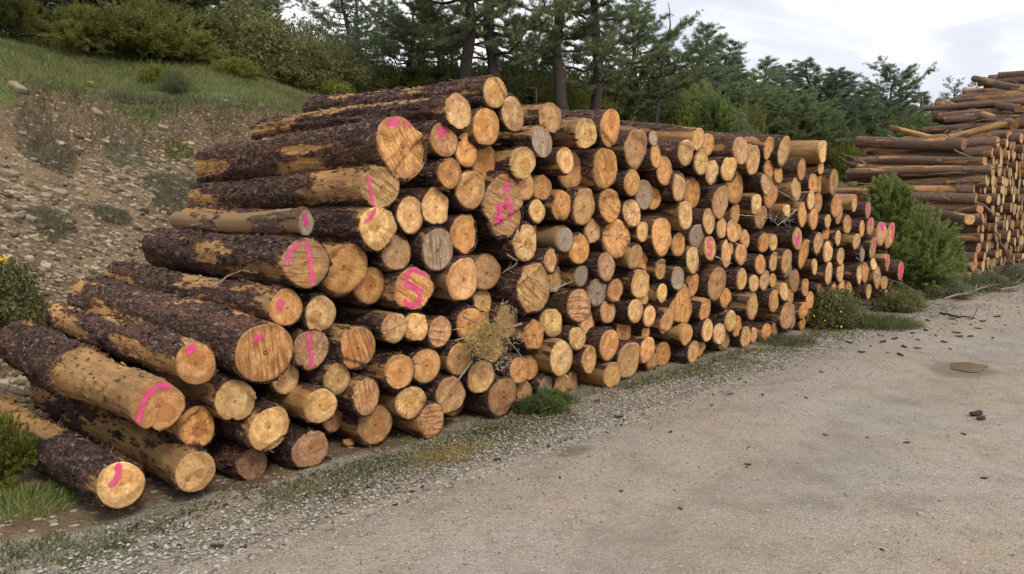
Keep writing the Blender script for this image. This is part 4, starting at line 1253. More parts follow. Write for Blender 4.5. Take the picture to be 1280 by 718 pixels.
    if key in ('c1', 'c2', 'f2', 'a3', 'a1') :
        # torn bast fibres along the edges of the peeled patches
        k = 420
        sel = np.argwhere((bare_a > .3) & (bare_a < .9))
        if len(sel):
            pick = sel[r_.integers(0, len(sel), k)]
            P = V[pick[:, 0], pick[:, 1]]
            cc, ss_ = C[pick[:, 1]], S[pick[:, 1]]
            nn = np.stack([cc, ss_, np.zeros(k)], -1)
            d = unit(nn * r_.uniform(.3, 1, (k, 1)) + r_.normal(0, .5, (k, 3)) + np.array([0, 0, 1.0]) * r_.normal(0, 1.0, (k, 1)))
            w_ = unit(np.cross(d, nn)) * .0022
            ln = r_.uniform(.015, .05, (k, 1))
            mb.add(np.stack([P - w_, P + w_, P + d * ln], 1), np.arange(k * 3).reshape(-1, 3), 0, bare=np.ones(k * 3))
    bo = mb.build('bark', [M['bark'], M['wood']], root, smooth=not big or True)
    bo['grey'] = .8 if key.startswith(('far', 'loose')) else (0.5 if tint == 'g' and bare0 > .6 else 0.0)
    bo['pale'] = {'d1': .8, 'g12': .8, 'h21': .2}.get(key, float(r_.uniform(0, .3)))
    # sawn end
    mk_ = marks if marks is not None else MARKS.get(key)
    nR = 7 if low else (16 if big else 9)
    rr = np.linspace(0.06, 1, nR)
    jag = 0.022 * (vnoise(C * 14, S * 14, sd, 16) - .5) + (0.03 * (vnoise(C * 30, S * 30, sd, 18) - .5) if 'i' in traits else 0)
    ro = rw * (1.0 + jag)
    FX, FY = rr[:, None] * (C * ro)[None], rr[:, None] * (S * ro)[None]
    rel = 0.004 * (fbm(FX * 30 + sd, FY * 30, 0, 15, 2) - 0.5)
    if 'l' in traits:
        rel = rel + 0.030 * (vnoise(FX * 14 + sd, FY * 14, 0, 19) - .35)
    step = 0.0
    hinge = key not in ('c1', 'g1', 'd11', 'e4') and not low and not mk_ and key != 'a2' and r_.random() < .3
    if hinge:
        # a splintered hinge left along one edge of the cut
        ha, ho = r_.uniform(0, 6.28), r_.uniform(.45, .8)
        dd = FX * math.cos(ha) + FY * math.sin(ha) + ho * r + .012 * (vnoise(FX * 60, FY * 60, sd, 3) - .5)
        step = (.012 + .012 * vnoise(FX * 120 + sd, FY * 120, 1, 4)) * sstep(0.004, -0.004, dd) * r_.choice([-1, 1])
    if key in ('c1', 'g1', 'd11', 'e4'):
        # the cut jumps where the tree broke off before the saw was through
        ang = {'c1': 2.35, 'g1': 2.0, 'd11': 1.0, 'e4': 1.2}[key]
        off = {'c1': .35, 'g1': .35, 'd11': .55, 'e4': .6}[key]
        dd = FX * math.cos(ang) + FY * math.sin(ang) + off * r
        step = -0.022 * sstep(0.006, -0.006, dd)
    FZ = tilt[0] * FX + tilt[1] * FY + rel + step + 0.003
    fm = MB()
    Vf = np.stack([FX, FY, FZ], -1)
    c0 = np.array([[0, 0, FZ[0].mean()]])
    back_ring = np.stack([C * ro * .985, S * ro * .985, cut - 0.02], -1)
    fm.add(np.concatenate([Vf.reshape(-1, 3), back_ring, c0]),
           [grid_faces(nR + 1, nA, True), np.stack([np.arange(nA), np.full(nA, nA * (nR + 1)), (np.arange(nA) + 1) % nA], 1)[:, [1, 0, 2]]], 0)
    face = fm.build('cut_face', M['wood'], root, smooth=True)
    tc = np.array(TINT[tint]) * r_.uniform(.9, 1.1) * np.array([r_.uniform(.96, 1.05), 1, r_.uniform(.88, 1.12)])
    if key in ('h18', 'h20', 'k8', 'k15', 'n4', 'n8', 'h10', 'e6', 'g7', 'e11', 'h9'):
        tc = tc * .78
    face.color = (*tc, 1)
    face['radius'] = float(r * .94)
    face['pith_x'], face['pith_y'] = float(r_.normal(0, .16) * r), float(r_.normal(0, .16) * r)
    if key == 'i5':
        face['pith_x'], face['pith_y'] = .3 * r, .1 * r
    face['heart'] = float(r_.uniform(.30, .46)) if ('h' in traits or 'd' in traits) else (0.12 if r_.random() < .4 else 0.0)
    if key == 'd3':
        face['heart'] = .33
    face['heart_dark'] = {'a4': .75, 'd7': .65, 'h9': .75, 'd3': .35, 'd11': .4, 'o14': .6, 'g3': .6, 'i5': .5}.get(key, float(r_.uniform(0, .22)))
    face['saw'] = 0.95 if 's' in traits else float(r_.uniform(.08, .38))
    if key == 'd14':
        face['saw'] = 1.0
    SA = dict(a6=.12, d2=1.45, c2=.95, c1=.6, d14=.05, d9=1.0, k2=1.5, e10=.15, j2=1.2, g8=1.0, f6=.1, h1=1.4, h7=1.45, i5=.75, m17=.2, m8=1.0)
    face['saw_angle'] = SA.get(key, float(r_.uniform(0, 3.1)))
    face['grey'] = {'d14': .36, 'f6': .42, 'i10': .2, 'g12': .7, 'h21': .34, 'j9': .85, 'j11': .7, 'i8': .4, 'm4': .7, 'm7': .7, 'h19': .75, 'd1': .6, 'p4': .35, 'j18': .25, 'd8': .3, 'a6': .22, 'd2': .4, 'g1': .25}.get(key, 0.6 if tint == 'g' else float(max(0, r_.normal(.03, .10))))
    face['crack'] = 1.0 if 'x' in traits else (0.6 if r_.random() < .22 else 0.12)
    for kk in ('bare',):
        pass
    mk = marks if marks is not None else MARKS.get(key)
    if key == 'a2':
        face['heart'] = 0.0
        for kx, ky, kr in ((.16 * r, -.06 * r, .24 * r), (-.42 * r, -.14 * r, .14 * r)):
            sm = MB()
            ta = np.linspace(0, 6.283, 20, endpoint=False)
            sx_, sy_ = kx + np.cos(ta) * kr * (1 + .12 * np.sin(ta * 3)), ky + np.sin(ta) * kr * (1 + .12 * np.sin(ta * 3))
            sz_ = tilt[0] * sx_ + tilt[1] * sy_ + .0072
            sm.add(np.concatenate([np.stack([sx_, sy_, sz_], -1), [[kx, ky, tilt[0] * kx + tilt[1] * ky + .0078]]]), np.stack([np.arange(20), (np.arange(20) + 1) % 20, np.full(20, 20)], 1))
            sm.build('pith_spot', M['spot'], face)
    if mk:
        pm = MB()
        for pts, w_, halo in [(a_, b_ * 1.75, True) for a_, b_ in mk] + [(a_, b_, False) for a_, b_ in mk]:
            c = catmull(pts, 10) if len(pts) > 2 else np.linspace(pts[0], pts[1], 9)
            d = unit(np.gradient(c, axis=0))
            nn = np.stack([-d[:, 1], d[:, 0]], -1)
            hw = w_ * .62 * (1 + .35 * (vnoise(np.arange(len(c)) * .6, w_ * 9, sd, 3) - .5))
            hw = hw * np.where((np.arange(len(c)) == 0) | (np.arange(len(c)) == len(c) - 1), .6, 1)
            rows = []
            for kx in np.linspace(-1, 1, 7):
                rows.append(c + nn * hw[:, None] * kx)
            G = np.stack(rows, 1)
            rho = np.linalg.norm(G, axis=-1)
            a_ = np.arctan2(G[..., 1], G[..., 0])
            lim = np.interp(np.mod(a_, 2 * math.pi), np.append(th, 2 * math.pi), np.append(ro, ro[0])) * .985
            f_ = np.minimum(1, lim / np.maximum(rho * r, 1e-6))
            G = G * r * f_[..., None]
            q = G.reshape(-1, 2)
            zf = tilt[0] * q[:, 0] + tilt[1] * q[:, 1] + .004 * (fbm(q[:, 0] * 30 + sd, q[:, 1] * 30, 0, 15, 2) - .5) + (0.0058 if halo else 0.0066)
            if key in ('c1', 'g1'):
                dd = q[:, 0] * math.cos(ang) + q[:, 1] * math.sin(ang) + off * r
                zf = zf - 0.022 * sstep(0.006, -0.006, dd)
            cover = np.tile((-.01 if halo else .24) - .36 * np.abs(np.linspace(-1, 1, 7)) ** 2, len(c))
            pm.add(np.stack([q[:, 0], q[:, 1], zf], -1), grid_faces(len(c), 7)[:, ::-1], 0, cover=cover)
        po = pm.build('paint_mark', M['paint'], face)
    return root


def hash_str(s):
    h = 2166136261
    for c in s:
        h = ((h ^ ord(c)) * 16777619) & 0xFFFFFFFF
    return h


for key, t, p, z, r, ft, fp, fz, tint, traits, label in LOGS:
    make_log(W(t, p, z), W(ft, fp, fz), r, tint, traits, key, label, 'logs stacked in the near roadside pile', big=key in BIG)

# the far, taller pile
Z_T = [(0, 13.25), (1.0, 13.5), (2.55, 14.1), (2.95, 14.9), (3.1, 17.6), (3.3, 19.2), (4.3, 20.4), (4.6, 21.5), (4.85, 24.4), (5.7, 25.0), (6.0, 25.6)]
zs, ts = zip(*Z_T)
rows = []
z = 0.12
k = 0
stack = MB()
n_low = 0
while z < 5.75:
    t0 = float(np.interp(z, zs, ts)) + rng.uniform(-.12, .12) + (0.12 if k % 2 else 0)
    tcur = t0
    j = 0
    while tcur < 30:
        r = rng.uniform(.07, .135)
        tcur += r
        rec = rng.gauss(0, .07) + (0.25 * rng.random() if rng.random() < .2 else 0)
        L = 2.6 + (rng.uniform(-.55, .6) if j == 0 else rng.uniform(-.25, .25))
        zj = z + rng.uniform(-.03, .03)
        near, far = W(tcur, rec, zj), W(tcur + rng.gauss(0, .07 + .16 * (j == 0)), rec + L, max(zj + rng.gauss(0, .07 + .05 * (j == 0)), r))
        if j <= 1 and n_low < 48 and not (j == 1 and k > 21):
            make_log(near, far, r, rng.choice('octp'), 'h' if rng.random() < .4 else '', 'far%d_%d' % (k, j),
                     'long brown log exposed on the stepped open end of the tall far pile' if j == 0 else 'log end tucked behind the outermost logs of the tall far pile',
                     'logs on the open end of the tall far pile' if j == 0 else 'second logs of the tall far pile', bare=rng.uniform(.02, .28),
                     marks=[([(-.5, .3), (.4, .2)], .9)] if (k in (6, 13) and j == 1) else None)
            n_low += 1
        else:
            ax = unit(far - near)
            th = np.linspace(0, 6.283, 11, endpoint=False)
            x, y = frame_from_axis(-ax)
            ring = (np.cos(th)[:, None] * x + np.sin(th)[:, None] * y) * r * (1 + .12 * (nr.random(11)[:, None] - .5))
            stack.add(np.concatenate([near + ring, far + ring * .95]), [grid_faces(2, 11, True)[:, ::-1]], 0, bare=np.full(22, rng.uniform(.1, .6)))
            stack.add(np.concatenate([near + ring, (near - ax * .003)[None]]), np.stack([np.arange(11), (np.arange(11) + 1) % 11, np.full(11, 11)], 1), 1 + rng.randrange(3), bare=np.ones(12))
        tcur += r * 1.02
        j += 1
    z += 0.195
    k += 1


def m_end(name, a, b):
    n = NT(name)
    return n.finish(n.mix(n.geo('Random Per Island'), a, b), 0.8)


so = stack.build('stacked_logs', [M['bark'], m_end('far_log_end_tan', (.30, .17, .075), (.50, .31, .14)), m_end('far_log_end_cream', (.42, .27, .12), (.58, .39, .18)), m_end('far_log_end_brown', (.17, .095, .05), (.34, .2, .1))])
so['grey'] = .8
tag(so, 'hundreds of brown logs filling the tall far pile', None, None, 'stuff')


def pose(x1, y1, p1, x2, y2, p2):
    """ends of a loose log from two sight lines and two offsets from the road face"""
    out = []
    for x, y, p in ((x1, y1, p1), (x2, y2, p2)):
        d = ray(x, y)
        k = ((ORG - np.array([0, 0, 1.6])) @ UV + p) / (d @ UV)
        out.append(np.array([0, 0, 1.6]) + k * d)
    return out


LOOSE = [((1236, 250, -.1), (1085, 236, 2.7), .075, 'c', .3, 'thin tilted log resting just under the reddish log of the far pile'),
         ((1228, 232, .1), (1058, 244, 2.8), .08, 't', .4, 'thin log crossing the open end of the far pile, its back end lowest'),
         ((1272, 136, .5), (1200, 122, 3.0), .09, 'r', .1, 'dark log jutting from the upper tier of the far pile'),
         ((1278, 112, 1.0), (1218, 98, 3.0), .10, 't', .2, 'topmost thick log on the upper tier of the far pile'),
         ((1250, 178, .1), (1150, 196, 2.6), .06, 'c', .8, 'slender peeled pole lying flat below the slanting pole'),
         ((1225, 262, -.15), (1110, 285, 2.4), .075, 'o', .3, 'thin reddish log sloping down behind the juniper top'),
         ((1265, 152, .1), (1080, 200, 2.9), .085, 't', .75, 'long peeled pole slanting up across the open end of the tall far pile'),
         ((1215, 183, 1.2), (1112, 160, 3.2), .07, 'c', .85, 'thin pale pole with its tip raised beside the slanting one'),
         ((1205, 181, .5), (1072, 178, 2.8), .13, 'r', .06, 'dark thick log sticking out past the slanting pole'),
         ((1262, 170, .2), (1130, 176, 2.9), .10, 'o', .6, 'yellowish peeled log lying under the slanting pole'),
         ((1268, 158, .6), (1173, 128, 3.0), .12, 'r', .15, 'dark leaning log dipping down across the upper rows of the far pile'),
         ((1212, 275, -.1), (1120, 262, 2.2), .10, 'c', .4, 'short pale-ended log jutting out just above the juniper on the far pile'),
         ((1240, 213, -.1), (1060, 216, 2.7), .11, 'o', .3, 'reddish log under the slanting pole with one end toward the juniper')]
for k, (a, b, r, tint, br, lab) in enumerate(LOOSE):
    n_, f_ = pose(*a, *b)
    make_log(n_, f_, r, tint, 'h', 'loose%d' % k, lab, 'loose logs on the tall far pile', bare=br)

# ------------------------------------------------------------------ grass
def blades(mb, t, p, hgt, wid, bend=.5):
    z = height(t, p)
    ok = in_view(t, p, z, .2)
    t, p, z = t[ok], p[ok], z[ok]
    n = len(t)
    if not n:
        return
    base = W(t, p, z - .01)
    d = unit(np.array([0, 0, 1.0]) + bend * nr.normal(size=(n, 3)))
    h = hgt * nr.uniform(.5, 1.3, (n, 1))
    s = unit(np.cross(d, rand_unit(n))) * wid
    mb.add(np.stack([base - s, base + s, base + d * h], 1), np.arange(n * 3).reshape(-1, 3))


gm = MB()
n = 150000
t = nr.uniform(-9, 10, n)
q = nr.uniform(-.25, 5.5, n) * nr.uniform(.3, 1, n)
p = edge_p(t) + q
kp = fbm(t * 1.2, p * 1.2, 3, 61, 3) > .36
blades(gm, t[kp], p[kp], .085, .006, .55)
n = 26000
t = nr.uniform(-9, 26, n)
p = edge_p(t) + nr.uniform(3, 14, n)
blades(gm, t, p, .16, .014, .5)
tag(gm.build('hill_grass', M['grass']), 'short green grass on the slope above the bank', None, None, 'stuff')

gm = MB()
n = 26000
t = nr.uniform(-9, 9, n)
p = edge_p(t) + nr.normal(-.12, .22, n)
kp = fbm(t * 1.8, p * 1.8, 6, 62, 3) > .42
blades(gm, t[kp], p[kp], .10, .0055, .95)
tag(gm.build('dry_grass', M['drygrass']), 'dry brownish grass hanging over the broken rim of the bank', None, None, 'stuff')

gm = MB()
n = 80000
t = nr.uniform(-3.5, 11, n)
p = nr.normal(-.26, .16, n)
kp = fbm(t * 1.7, p * 2.2, 9, 63, 3) > .47
blades(gm, t[kp], p[kp], .045, .0035, .8)
n = 16000
t = nr.uniform(-4.6, -2.9, n)
p = nr.normal(-.05, .45, n)
kp = fbm(t * 2.2, p * 2.2, 9, 64, 3) > .52
blades(gm, t[kp], p[kp], .05, .0035, .7)
tag(gm.build('verge_grass', M['fresh']), 'thin short grass along the foot of the near log pile', None, None, 'stuff')

gm = MB()
n = 5000
t = nr.uniform(-2.5, 9, n)
p = nr.normal(-.35, .25, n)
z = np.maximum(height(t, p), .005) + .012
ok = in_view(t, p, z)
t, p, z = t[ok], p[ok], z[ok]
n = len(t)
c = W(t, p, z)
leaves(gm, c, unit(np.array([0, 0, 1.0]) + .5 * nr.normal(size=(n, 3))), .022, 0, .4)
# matted straw fallen at the foot of the pile
i0 = spot(560, 574)
n = 700
c = W(nr.normal(i0[0], .16, n), nr.normal(i0[1], .08, n), np.full(n, i0[2] + .02) + nr.uniform(0, .03, n))
d = unit(nr.normal(size=(n, 3)) * np.array([1, 1, .25]))
s = unit(np.cross(d, np.array([0, 0, 1.0]))) * .0025
gm.add(np.stack([c - s, c + s, c + d * nr.uniform(.03, .10, (n, 1))], 1), np.arange(n * 3).reshape(-1, 3))
tag(gm.build('dry_litter', M['straw']), 'dry straw and splinters along the foot of the pile', None, None, 'stuff')


def tuft(x, y, rad, hgt, mat, label, name='grass_tuft', group=None, n=900, wid=.004, bend=.6):
    t, p, z, _k = spot(x, y)
    root = W(t, p, z)
    rr = rad * np.sqrt(nr.random(n))
    a = nr.uniform(0, 6.283, n)
    off = np.stack([np.cos(a) * rr, np.sin(a) * rr, np.zeros(n)], -1)
    tt, pp = TP(root[0] + off[:, 0], root[1] + off[:, 1])
    off[:, 2] = height(tt, pp) - z - .015
    d = unit(np.array([0, 0, 1.0]) + off / rad * .8 + bend * .5 * nr.normal(size=(n, 3)))
    h = hgt * nr.uniform(.45, 1.15, (n, 1)) * (1.1 - .5 * (rr / rad)[:, None])
    s = unit(np.cross(d, rand_unit(n))) * wid
    mid = off + d * h * .55
    tip = off + d * h + unit(off + 1e-4) * h * .15
    mb = MB()
    mb.add(np.stack([off - s, off + s, mid + s * .7, tip, mid - s * .7], 1), np.arange(n * 5).reshape(-1, 5))
    o = mb.build(name, mat)
    o.location = root
    return tag(o, label, 'grass', group)


TUFTS = [(58, 190, .26, .15, 'tuft', 'grey-green grass tuft at the upper bank beneath the yellow flower'), (156, 192, .24, .14, 'tuft', 'grey-green grass tuft in the middle of the upper bank'),
         (226, 250, .38, .20, 'tuft', 'widest pale grey tuft of the bank beside the dark log ends'), (65, 282, .18, .12, 'tuft', 'thin brownish tuft low on the bank'),
         (140, 270, .16, .12, 'tuft', 'thin grey tuft between the stones in mid-bank'), (225, 193, .16, .09, 'yellow_shrub', 'low bright yellow-green cushion plant on the bank'),
         (190, 140, .45, .09, 'drygrass', 'straggling dry tuft hanging on the rim of the bank'), (260, 140, .4, .08, 'drygrass', 'dry brown tuft at the rim near the upper log ends')]
for x, y, r_, h_, m_, lab in TUFTS:
    tuft(x, y, r_, h_, M[m_], lab, n=2600, wid=.0026, bend=1.0)
tuft(28, 632, .26, .12, M['sprig'], 'bright green grass tuft at the low end of the pile', n=1300, wid=.0028)
tuft(437, 655, .035, .05, M['fresh'], 'tiny lone grass tuft in the verge gravel', n=90, wid=.002)
tuft(222, 655, .05, .04, M['drygrass'], 'tiny dry tuft in the gravel below the pink-striped log', n=90, wid=.002)
tuft(12, 700, .10, .05, M['drygrass'], 'small dry tuft in the gravel corner nearest the viewer', n=200, wid=.002)
tuft(985, 430, .30, .16, M['grey_shrub'], 'dry grey weeds at the foot of the pile beside the flowering bush', n=800, wid=.004)
tuft(1100, 408, .45, .22, M['fresh'], 'soft green grass clump between the flowering bush and the juniper', n=2200, wid=.005)


# ------------------------------------------------------------------ shrubs
def lobes(rad, hgt, n, seed):
    r = np.random.default_rng(seed)
    L = [(np.array([0, 0, hgt * .5]), rad * .62, hgt * .5)]
    for _ in range(n):
        a = r.uniform(0, 6.283)
        d = rad * r.uniform(.3, .8)
        z = hgt * r.uniform(.22, .85) * (1 - .35 * d / rad)
        s = rad * r.uniform(.26, .5)
        L.append((np.array([math.cos(a) * d, math.sin(a) * d, z]), s, s * r.uniform(.55, .9)))
    return L


def sprigs(c, sx, sz, n, per, r, up=.45, reach=.34):
    """points along short shoots that leave a lobe outward and upward, and the shoots' directions"""
    d = rand_unit(n)
    o = c + d * nr.uniform(.45, .85, (n, 1)) * np.array([sx, sx, sz])
    g = unit(d * .8 + np.array([0, 0, up]) + nr.normal(0, .22, (n, 3)))
    L = nr.uniform(.55, 1.25, (n, 1, 1)) * reach * sx / .5
    q = np.linspace(0, 1, per)[None, :, None]
    pts = o[:, None] + g[:, None] * q * L + np.array([0, 0, 1.0]) * (q ** 2) * L * .12
    return pts.reshape(-1, 3), np.repeat(g, per, 0)


def shrub_mesh(rad, hgt, nlobes, count, kind, mat, seed, size):
    r = np.random.default_rng(seed)
    L = lobes(rad, hgt, nlobes, seed)
    w = np.array([l[1] ** 2 for l in L])
    mb = MB()
    for (c, sx, sz), k in zip(L, (count * w / w.sum()).astype(int)):
        if kind == 'spray':
            pts, d = sprigs(c, sx, sz, max(4, k // 9), 13, r, .5, .30)
            ok = pts[:, 2] > .02
            needles(mb, pts[ok], d[ok], 5, size * .8, size * .075, .65)
            continue
        d = rand_unit(k)
        rr = nr.uniform(.55, 1.08, (k, 1)) * (1 + .3 * (vnoise(d[:, 0] * 2 + seed, d[:, 1] * 2, d[:, 2] * 2, 7) - .5))[:, None]
        pts = c + d * rr * np.array([sx, sx, sz])
        ok = pts[:, 2] > .02
        ok &= fbm(pts[:, 0] * 2.6 / rad + seed, pts[:, 1] * 2.6 / rad, pts[:, 2] * 2.6 / rad, 33, 2) > .34
        pts, d = pts[ok], d[ok]
        leaves(mb, pts, unit(d + .9 * rand_unit(len(d))), size)
    # ragged shoots standing out of the outline
    for _ in range(70):
        a, e_ = r.uniform(0, 6.283), r.uniform(.1, 1.35)
        d = np.array([math.cos(a) * math.cos(e_), math.sin(a) * math.cos(e_), math.sin(e_)])
        o = d * np.array([rad * .85, rad * .85, hgt * .8])
        q = r.uniform(0, 1, (22, 1))
        pts = o + (d + r.normal(0, .25, 3)) * q * rad * r.uniform(.15, .42) + r.normal(0, .012, (22, 3))
        if kind == 'spray':
            needles(mb, pts, np.repeat(d[None], 22, 0), 4, size * .8, size * .07, .7)
        else:
            leaves(mb, pts, rand_unit(22), size * .85)
    fol = mb.mesh('foliage', [mat])
    sb = MB()
    for _ in range(9):
        a = r.uniform(0, 6.283)
        q = np.linspace(0, 1, 6)[:, None]
        e_ = np.array([math.cos(a) * rad * .6, math.sin(a) * rad * .6, hgt * r.uniform(.4, .8)])
        tube(sb, q * e_ + np.array([0, 0, -.1]) + np.sin(q * 5 + a) * .03, np.linspace(.022, .005, 6) * rad, 5)
    return fol, sb.mesh('stem', [M['trunk']])


SHRUB = {}


def shrub_kind(key, *a):
    SHRUB[key] = shrub_mesh(*a)


shrub_kind('juniper', 1.0, 1.0, 13, 5200, 'spray', M['juniper'], 3, .10)
shrub_kind('juniper_low', 1.0, .75, 15, 5200, 'spray', M['juniper'], 9, .10)
shrub_kind('olive', 1.0, 1.1, 13, 14000, 'leaf', M['olive'], 5, .065)
shrub_kind('olive_tall', .8, 1.5, 13, 14000, 'leaf', M['olive'], 15, .065)
shrub_kind('grey', 1.0, 1.0, 12, 12000, 'leaf', M['grey_shrub'], 6, .05)
shrub_kind('yellow', 1.0, .8, 10, 10000, 'leaf', M['yellow_shrub'], 8, .06)
shrub_kind('gold', 1.0, 1.3, 14, 4200, 'spray', M['yellow_shrub'], 22, .16)
shrub_kind('deep', 1.0, 1.0, 13, 5200, 'spray', M['juniper_deep'], 12, .11)


def shrub(key, loc, s, label, group=None, rz=None, sz=1.0, cat='shrub', name='shrub'):
    fol, st = SHRUB[key]
    root = empty(name, loc, label, cat, group)
    root.rotation_euler[2] = rng.uniform(0, 6.28) if rz is None else rz
    root.scale = (s, s, s * sz)
    for nm, me in (('foliage', fol), ('stem', st)):
        o = bpy.data.objects.new(nm, me)
        COL.objects.link(o)
        o.parent = root
    return root


def shrub_at(key, x, y, s, label, group='shrubs along the top of the bank', sz=1.0, depth=None):
    if depth is None:
        t, p, z, _k = spot(x, y)
    else:
        t, p, z = at_depth(x, depth)
    return shrub(key, W(t, p, z - .05), s, label, group, None, sz)


def at_p(x, p):
    """the terrain point under photo column x at a given offset p from the road face of the pile"""
    a = (x - 640) / 960.0
    Y = (p + ORG[0] * UV[0] + ORG[1] * UV[1]) / (a * UV[0] + UV[1])
    t, p2 = TP(a * Y, Y)
    return float(t), float(p2), float(height(t, p2)), Y


def bush(key, x, p, ytop, wpx, label, depth=None, group='shrubs along the top of the bank'):
    """a shrub in photo column x whose crown reaches row ytop and is about wpx wide"""
    if depth is None:
        t, p, z, Y = at_p(x, p)
    else:
        Y = depth
        t, p, z = at_depth(x, depth)
    hz = max(1.6 + (254 - ytop) / 960.0 * Y - z + .05, .15)
    fol = SHRUB[key][0]
    co = np.empty(len(fol.vertices) * 3, np.float32)
    fol.vertices.foreach_get('co', co)
    top = float(np.quantile(co[2::3], .995))
    wid = float(np.quantile(np.abs(co[0::3]), .97))
    s = wpx / 2 / 960.0 * Y / wid
    return shrub(key, W(t, p, z - .05), s, label, group, None, hz / top / s)


HILL = [('juniper', 165, 8.9, 22, 150, 'broad yellow-green juniper at the grass edge, widest of the slope'),
        ('juniper', 125, 9.8, 20, 80, 'rounded yellow-green juniper next to the dark pine trunk'),
        ('juniper_low', 228, 8.7, 42, 100, 'low spreading yellow-green juniper joined to the broad one'),
        ('juniper', 205, 9.9, 12, 100, 'yellow-green juniper rising behind the broad one'),
        ('olive_tall', 287, 9.6, 22, 80, 'tall olive shrub with brownish leaves behind the small yellow bush'),
        ('yellow', 310, 7.9, 76, 56, 'small bright yellow-green bush alone in the grass'),
        ('olive', 350, 8.9, 38, 120, 'large olive shrub above the upper log ends'),
        ('olive_tall', 330, 10.4, 14, 90, 'brownish olive thicket rising behind the large olive shrub'),
        ('grey', 405, 9.6, 30, 110, 'dull green rounded shrub between the olive ones and the pines'),
        ('grey', 455, 9.3, 50, 100, 'dull green sloping shrub just before the pine trunks'),
        ('olive', 420, 8.7, 62, 90, 'olive shrub before the dull green rounded one'),
        ('grey', 484, 8.6, 80, 50, 'grey twiggy thicket beside the topmost log'),
        ('yellow', 412, 7.9, 100, 50, 'pale yellow-green bush low behind the upper logs'),
        ('olive', 372, 8.2, 76, 70, 'small olive bush at the foot of the large olive shrub'),
        ('olive', 262, 8.7, 66, 60, 'olive bush between the low juniper and the small yellow bush'),
        ('yellow', 205, 7.5, 82, 34, 'tiny yellow-green bush on a dark clump at the bank edge'),
        ('grey', 228, 7.0, 92, 46, 'dark low clump of heath at the bank edge'),
        ('juniper_low', 505, 8.3, 88, 60, 'low yellow-green bush peeping over the topmost log'),
        ('juniper', 20, 10.4, -10, 80, 'yellowish bush at the far edge of the grassy slope')]
for a in HILL:
    bush(*a)
BACK = [('deep', 560, 8.4, 78, 60, 'dark bush right behind the topmost log'), ('olive', 665, 8.2, 100, 80, 'olive bush behind the whitish-rimmed log'), ('deep', 640, 9.3, 86, 90, 'deep green bush at the foot of the twin-trunked pine'),
        ('juniper', 705, 7.9, 108, 70, 'yellow-tinged juniper behind the ragged top-row log'), ('yellow', 745, 7.6, 118, 60, 'yellow-green bush behind the highest middle log'),
        ('olive', 775, 8.0, 104, 70, 'brownish olive bush under the forked pine'), ('olive_tall', 800, 8.6, 84, 60, 'tall brownish shrub below the leaning dead stem'),
        ('yellow', 838, 8.0, 108, 56, 'bright yellow-green shrub just over the crest logs'), ('deep', 725, 9.2, 96, 100, 'deep green thicket between the forked pine and the straight one'),
        ('deep', 870, 8.2, 118, 80, 'dark green bush behind the twin crest logs'), ('grey', 905, 7.8, 132, 70, 'greyish bush among bleached dead branches'),
        ('juniper', 930, 7.8, 136, 40, 'yellow-green bush beside the bleached branches'), ('deep', 965, 8.2, 134, 80, 'green bush behind the curling-bark crest log'),
        ('deep', 1010, 8.0, 146, 90, 'broad green bush behind the far crest logs'), ('juniper', 1048, 6.6, 184, 50, 'green bush in the gap between the two log piles'),
        ('deep', 1062, 7.6, 166, 70, 'dark bush deep in the gap between the two piles'), ('olive', 610, 9.3, 84, 80, 'olive bush behind the twin-trunked pine'),
        ('olive', 690, 9.8, 88, 80, 'olive thicket far behind the thin dead pole'), ('grey', 530, 9.2, 78, 60, 'grey-green bush under the bushy middle pine'),
        ('deep', 1095, 8.6, 150, 90, 'green thicket behind the dark log jutting from the far pile'), ('deep', 920, 9.4, 112, 110, 'green thicket in front of the pointed far pines'),
        ('olive', 850, 9.6, 96, 110, 'olive thicket beneath the tall conical pine'), ('deep', 985, 9.6, 124, 100, 'green thicket before the greyish conical pine'),
        ('deep', 1040, 9.8, 134, 90, 'green thicket below the sloping far pine'), ('deep', 1130, 9.8, 140, 90, 'green thicket under the flat-topped pine')]
for a in BACK:
    bush(*a)

# near and roadside bushes
t, p, z, _k = spot(-25, 440, 4)
shrub('olive', W(t, p + .1, z - .05), .55, 'dark green bush at the foot of the stony bank', None, 1.0, 1.5)
shrub('gold', W(-2.97, 1.0, 0), .20, 'yellow-green bush in front of the lowest pink-striped log', None, .4, 1.55)
t, p, z, _k = spot(690, 516)
shrub('deep', W(t, p + .05, z - .02), .20, 'low dark green plant at the foot of the pile by the mouldy-rimmed log', None, 2.0, .85)
t, p, z, _k = spot(665, 516)
shrub('deep', W(t, p + .02, z - .02), .13, 'smaller dark green plant touching the tall reddish-cored log', None, .3, .9)
t, p, z, _k = spot(1060, 412)
fb = shrub('olive', W(t, p + .25, z - .02), .46, 'flowering bush with yellow-brown tips at the far foot of the near pile', None, 1.2, 1.1)
bl = MB()
nb_ = 46
d_ = rand_unit(nb_)
d_[:, 2] = np.abs(d_[:, 2])
leaves(bl, d_ * np.array([1.0, 1.0, 1.02]) * nr.uniform(.85, 1.1, (nb_, 1)), unit(d_ + .5 * rand_unit(nb_)), .05, 0, .8)
bl.build('blossom', M['petal'], fb)
shrub('yellow', W(t + .75, p + .55, z), .22, 'small yellowish bush tucked behind the flowering one', None, 2.2, 1.3)
t, p, z, _k = spot(1150, 392)
shrub('olive', W(t, p + .3, z - .02), .40, 'dark green low bush under the big juniper', None, .5, .9)
shrub('grey', W(t + 2.4, p + .25, 0), .42, 'dark green bush at the foot of the far pile', None, 1.5, .9)
shrub('grey', W(t + 4.0, p + .05, 0), .45, 'greyish brushwood bush along the far pile by the road', None, 2.5, .8)
